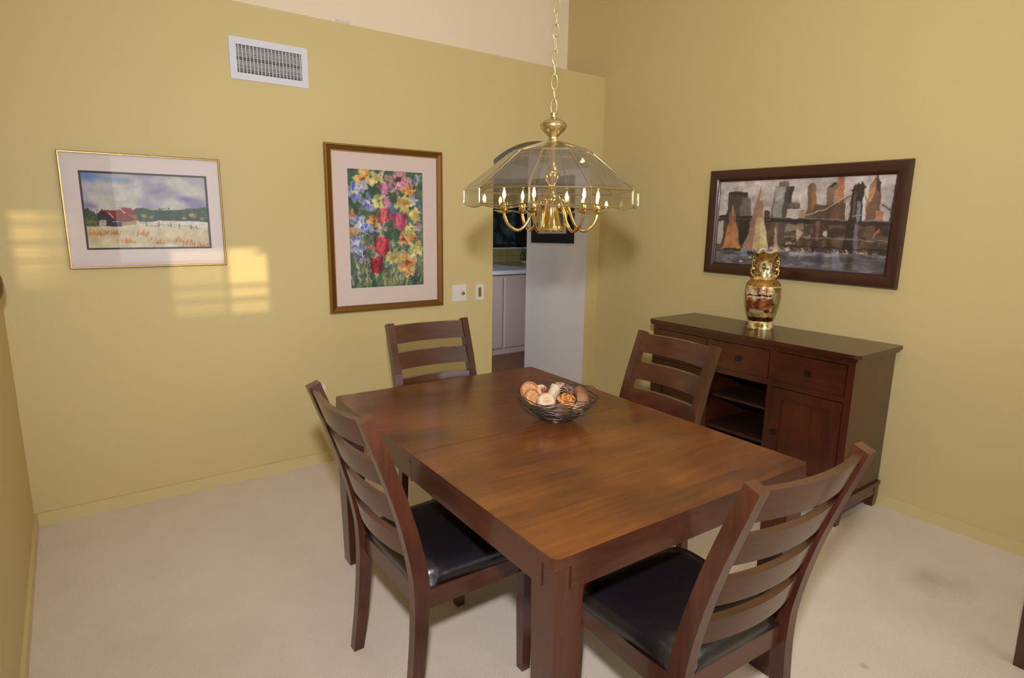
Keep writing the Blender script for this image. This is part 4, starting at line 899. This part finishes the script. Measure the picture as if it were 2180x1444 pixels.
for base in (0, 870):
    rect(265+base, 690+base, 660, 1050, (214, 190, 158)); rect(690+base, 830+base, 660, 1060, (140, 118, 72)); rect(700+base, 800+base, 740, 900, (186, 172, 138)); rect(680+base, 760+base, 900, 935, (110, 70, 44)); rect(665+base, 720+base, 940, 1010, (206, 190, 160)); rect(250+base-60, 270+base, 660, 1060, (150, 120, 64))
    for x in (362, 455, 580): rect(x+base, x+16+base, 655, 800, (126, 60, 26))
    for x in (372, 470, 590): rect(x+base, x+80+base, 660, 720, (200, 156, 112))
    p = V(305+base, 720); cv.ell(p[0], p[1], .055, .06, (228, 214, 184), 0, .9, .4); rect(690+base, 700+base, 650, 730, (60, 40, 20))
    for k in range(44):
        p = V(rnd.uniform(270, 660)+base, rnd.uniform(770, 1020)); cv.ell(p[0], p[1], rnd.uniform(.012, .03), rnd.uniform(.012, .04), rnd.choice([(166, 88, 40), (236, 222, 190), (116, 60, 30), (220, 176, 120), (88, 66, 30), (186, 120, 66), (240, 232, 210)]), rnd.random()*3, .9, .35)
    for k in range(7):
        p = V(285+k*62+base, 930); cv.ell(p[0], p[1], .028, .07, rnd.choice([(160, 88, 40), (216, 190, 150), (186, 130, 84)]), rnd.uniform(-.3, .3), .8, .4); cv.ell(p[0], p[1]-.1, .014, .018, (240, 222, 190), 0, .9, .4); cv.ell(p[0], p[1]-.12, .014, .012, (50, 36, 20), 0, .9, .4)
    p = V(540+base, 350); cv.ell(p[0], p[1], .085, .085, (212, 206, 176), 0, 1, .1)
    for k in range(16): cv.ell(p[0]+rnd.uniform(-.04, .04), p[1]+rnd.uniform(-.055, .055), .022, .014, rnd.choice([(120, 116, 60), (90, 70, 40), (236, 232, 214), (160, 150, 100)]), rnd.random()*3, .9, .4)
rect(*F, 445, 505, (206, 186, 140)); rect(*F, 505, 540, (228, 204, 140))
for k in range(30): p = V(-340+k*60, 475); cv.ell(p[0], p[1], .018, .02, rnd.choice([(120, 96, 50), (236, 226, 200), (160, 120, 60)]), 0, .9, .4)
cv.blend(np.clip((.025-cv.Y)*200, 0, 1), (226, 214, 190))
cv.warp(.012, 24, 24); cv.tone(.3, 20, 20); cv.tone(.2, 60, 50); cv.a = np.clip(cv.a, 0, 1)**1.25
def vs(U, V_):
    z = (1-V_)*zz[-1]; rad = np.interp(z, zz, rr_); th = phi0+(.5-U)*-2*PI
    wv = np.clip((z-zz[-1]*.9)/(zz[-1]*.1), 0, 1)**2; rad = rad*(1+.055*wv*np.cos(7*th)); z = z+wv*.010*np.cos(7*th+.6)
    return rad*np.cos(th), rad*np.sin(th), z
M['glaze'] = paint_mat('painted_gilt_glaze', .2, .5, .5)
o = cv.mesh('body', vs, M['glaze'], t)
cv2 = Canvas(120, 12, 22); cv2.a[:] = np.array([232, 220, 214])/255.
def vin(U, V_):
    th = phi0+(.5-U)*2*PI; z = zz[-1]-V_*.1; rad = np.interp(z, zz, rr_)-.004*np.clip(V_*6, 0, 1); wv = np.clip((z-zz[-1]*.9)/(zz[-1]*.1), 0, 1)**2
    return rad*(1+.055*wv*np.cos(7*th))*np.cos(th), rad*(1+.055*wv*np.cos(7*th))*np.sin(th), z+wv*.010*np.cos(7*th+.6)
o = cv2.mesh('lining', vin, M['glaze'], t); o['label'] = 'white glazed inside of the rim'
for s in (-1, 1):
    bm = BM(); a = phi0+s*PI/2; d = Vector((math.cos(a), math.sin(a), 0))
    def hp(r_, z): return (d.x*r_, d.y*r_, z)
    tube(bm, spline([hp(.054, .395), hp(.066, .405), hp(.074, .385), hp(.064, .362), hp(.055, .355)], 6), .0045, 8)
    tube(bm, spline([hp(.056, .352), hp(.07, .355), hp(.075, .335), hp(.068, .318), hp(.06, .312), hp(.055, .325)], 6), .006, 8)
    tube(bm, spline([hp(.066, .402), hp(.070, .418), hp(.062, .43)], 5), .003, 6)
    for q in range(7):
        bmesh.ops.create_icosphere(bm, subdivisions=2, radius=.0065, matrix=Matrix.Translation(Vector(hp(.062+.008*math.sin(q*2.1), .31+q*.013)))) 
    obj('handle', bm, M['goldm'], t, smooth='all')
bm = BM(); lathe(bm, [(0, 0), (.072, 0), (.0735, .001), (.0735, .003), (0, .003)], 40); obj('foot_ring', bm, M['brass'], t, smooth=True)

# ------------------------------------------------------------------ chandelier
CX, CY = -2.095, -1.9
t = thing('chandelier', 'brass chandelier with faceted clear glass shade and lit candle bulbs above the table', 'chandelier', (CX, CY, 0))
vdir = math.atan2(CP.y-CY, CP.x-CX)
NP = 10; off = vdir+math.radians(-13)      # a facet faces the viewer slightly turned
def pv(k, r_, z): a = off+2*PI*k/NP; return Vector((r_*math.cos(a), r_*math.sin(a), z))
RIM, RT, R0 = (.308, 1.621), (.142, 1.750), (.036, 1.783)
def pane(a, b, c, d, name, inset=.16, th=.006):
    """bevelled pane a-b-c-d: raised middle field with sloping border"""
    bm = BM(); cen = (a+b+c+d)/4; nrm = (b-a).cross(d-a).normalized()
    if nrm.dot(cen-Vector((0, 0, 1.55))) < 0: nrm = -nrm
    o_ = [a, b, c, d]; i_ = [p.lerp(cen, inset)+nrm*.0 for p in o_]
    T = [bm.verts.new(p+nrm*.0008) for p in o_]; Ti = [bm.verts.new(p+nrm*th) for p in i_]; B = [bm.verts.new(p-nrm*.0008) for p in o_]
    for k in range(4):
        j = (k+1) % 4; bm.faces.new((T[k], T[j], Ti[j], Ti[k])); bm.faces.new((T[k], T[j], B[j], B[k]))
    bm.faces.new(Ti); bm.faces.new(B); return obj(name, bm, M['shade'], t)
for k in range(NP):
    pane(pv(k, *RIM), pv(k+1, *RIM), pv(k+1, *RT), pv(k, *RT), 'glass_pane', .11)
    pane(pv(k, *RT), pv(k+1, *RT), pv(k+1, *R0), pv(k, *R0), 'top_pane', .12)
    # skirt pane with a scalloped lower edge
    bm = BM(); up, lo = [], []
    for i in range(13):
        s = i/12; p = pv(k, .310, 1.622).lerp(pv(k+1, .310, 1.622), s); q = pv(k, .309, 1.575).lerp(pv(k+1, .309, 1.575), s); q.z -= .011*math.sin(PI*s); up.append(p); lo.append(q)
    e = (up[6].normalized()); e.z = 0; e.normalize(); rings = [[u_, l_, l_-e*.003, u_-e*.003] for u_, l_ in zip(up, lo)]
    loft(bm, rings); obj('skirt_pane', bm, M['shade'], t)
bm = BM()
for k in range(NP):
    tube(bm, [pv(k, *RIM), pv(k, *RT)], .0022, 6); tube(bm, [pv(k, *RT), pv(k, *R0)], .002, 6); tube(bm, [pv(k, *RIM), pv(k, .309, 1.573)], .0026, 6)
    tube(bm, [pv(k, *RIM), pv(k+1, *RIM)], .0034, 6); tube(bm, [pv(k, *RT), pv(k+1, *RT)], .0024, 6)
    pts = []
    for i in range(13):
        q = pv(k, .309, 1.575).lerp(pv(k+1, .309, 1.575), i/12); q.z -= .011*math.sin(PI*i/12); pts.append(q)
    tube(bm, pts, .0024, 6)
obj('brass_strips', bm, M['brassp'], t, smooth=True)
bm = BM(); prof = [(0, 1.79), (.036, 1.793), (.042, 1.798), (.036, 1.803), (.022, 1.808), (.017, 1.818), (.0175, 1.826), (.026, 1.838), (.040, 1.852), (.0465, 1.866), (.0475, 1.874), (.044, 1.876), (.046, 1.879), (.040, 1.888), (.028, 1.897), (.015, 1.903), (.010, 1.908), (.010, 1.918), (.0125, 1.920), (.0125, 1.924), (.006, 1.928), (0, 1.929)]; lathe(bm, [(r_*.98, 1.783+(z_-1.80)*.8) for r_, z_ in prof], 40)
obj('finial', bm, M['brasss'], t, smooth=True)
bm = BM(); lathe(bm, [(0, 1.482), (.044, 1.482), (.046, 1.485), (.046, 1.490), (.043, 1.493), (.037, 1.505), (.031, 1.525), (.027, 1.55), (.0255, 1.575), (.030, 1.585), (.030, 1.60), (.022, 1.61), (.014, 1.62), (.012, 1.645), (.022, 1.66), (.030, 1.68), (.030, 1.69), (.02, 1.705), (.010, 1.72), (.009, 1.775), (0, 1.775)], 40)
obj('column', bm, M['brass'], t, smooth=True)
for k in range(6):
    a = vdir+math.radians((-80, -20, 40, 100, 160, 220)[k])
    d = Vector((math.cos(a), math.sin(a), 0))
    def ap(r_, z): return (d.x*r_, d.y*r_, z)
    bm = BM(); tube(bm, spline([ap(.024, 1.592), ap(.045, 1.588), ap(.066, 1.555), ap(.088, 1.507), ap(.118, 1.484), ap(.148, 1.50), ap(.164, 1.528), ap(.168, 1.548)], 6), .0058, 10)
    arm = obj('arm', bm, M['brass'], t, smooth='all')
    bm = BM(); lathe(bm, [(.004, 1.543), (.012, 1.544), (.026, 1.549), (.0345, 1.551), (.035, 1.553), (.026, 1.552), (.012, 1.548), (.004, 1.548)], 28, d.x*.168, d.y*.168); obj('drip_pan', bm, M['brass'], arm, smooth=True)
    bm = BM(); lathe(bm, [(0, 1.547), (.008, 1.547), (.013, 1.556), (.0135, 1.578), (.0125, 1.580), (0, 1.580)], 24, d.x*.168, d.y*.168); obj('candle_socket', bm, M['brass'], arm, smooth=True)
    bm = BM(); bp = [(.007, 1.580), (.012, 1.588), (.0165, 1.600), (.0165, 1.610), (.012, 1.626), (.006, 1.640), (.002, 1.650), (0.0003, 1.652)]
    lathe(bm, bp, 20, d.x*.168, d.y*.168, caps=False); lathe(bm, [(.0005, 1.592), (.0045, 1.598), (.006, 1.606), (.0045, 1.616), (.0005, 1.626)], 12, d.x*.168, d.y*.168, mi=1)
    obj('bulb', bm, [M['bulb'], M['filament']], arm, smooth='all')
z = 1.886; k = 0
while z < ZC-.07:
    bm = BM(); hl, wd = .0235, .0105; pts = []
    for i in range(20):
        a = 2*PI*i/20; pts.append((wd*math.cos(a), 0, hl*math.copysign(abs(math.sin(a))**.8, math.sin(a))))
    tube(bm, pts, .0016, 6, True); o = obj('chain_link', bm, M['brasss'], t, smooth='all'); o.location = (0, 0, z+.018); o.rotation_euler = (0, 0, (vdir+PI/2 if k % 2 == 0 else vdir)+.2); z += .040; k += 1
bm = BM(); lathe(bm, [(0, ZC-.06), (.008, ZC-.06), (.01, ZC-.04), (.05, ZC-.025), (.065, ZC-.005), (.066, ZC), (0, ZC)], 32); obj('ceiling_rose', bm, M['brasss'], t, smooth=True)

# ------------------------------------------------------------------ light
def light(name, kind, loc, power, col=(1, 1, 1), **kw):
    l = bpy.data.lights.new(name, kind); l.energy = power; l.color = col
    for k, v in kw.items(): setattr(l, k, v)
    o = bpy.data.objects.new(name, l); COL.objects.link(o); o.location = loc; return o
def aim(o, tgt): o.rotation_euler = (Vector(tgt)-o.location).to_track_quat('-Z', 'Y').to_euler()
# the photographer's flash, a little above the camera
o = light('camera_flash', 'SPOT', CP+Vector((-.03, -.02, .33)), 270.0, (.98, .97, 1.0), shadow_soft_size=.05, spot_size=math.radians(124), spot_blend=1.0)
o.rotation_euler = Vector((f.x+.03*r.x, f.y+.03*r.y, -.13)).to_track_quat('-Z', 'Y').to_euler()
# daylight from the big windows behind the camera
o = light('window_daylight', 'AREA', (-1.6, -6.35, 1.7), 40.0, (.92, .97, 1.0), shape='RECTANGLE', size=2.6, size_y=1.7); aim(o, (-1.8, 0, 1.2))
# warm fill lights added to lift the upper walls and ceiling
light('warm_fill', 'POINT', (-1.7, -3.0, 2.95), 26.0, (1.0, .86, .68), shadow_soft_size=.3)
light('warm_fill', 'POINT', (-3.2, -5.2, 2.65), 4.0, (1.0, .86, .67), shadow_soft_size=.3)
o = light('hall_fill', 'AREA', (-1.7, .75, 1.5), 3.0, (.95, .97, 1), shape='RECTANGLE', size=.4, size_y=1.2); aim(o, (-.1, .5, 1.2))  # unseen fill added behind the back wall to brighten the hall wall
o = light('kitchen_fill', 'AREA', (-1.3, .8, 1.6), 15.0, (.92, .95, 1.0), shape='DISK', size=.4, spread=math.radians(112)); aim(o, (-.1, 2.9, .8))  # unseen fill added out of view to brighten the kitchen cabinet
# low evening sun through the louvred windows
o = light('sun', 'SUN', (0, -8, 3), 2.7, (1.0, .76, .4), angle=math.radians(.38)); o.rotation_euler = Vector((-.05, 1, -.11)).to_track_quat('-Z', 'Y').to_euler()
w = bpy.data.worlds.new('world'); S.world = w; w.use_nodes = True
w.node_tree.nodes['Background'].inputs[0].default_value = (.5, .62, .8, 1); w.node_tree.nodes['Background'].inputs[1].default_value = .25

S.view_settings.view_transform = 'Standard'; S.view_settings.look = 'None'; S.view_settings.gamma = 1.0; S.view_settings.exposure = 0.0
S.view_settings.use_curve_mapping = False
S.cycles.max_bounces = 8; S.cycles.transparent_max_bounces = 24; S.cycles.use_denoising = True; S.cycles.sample_clamp_indirect = 4.0
S.cycles.caustics_reflective = False; S.cycles.caustics_refractive = False
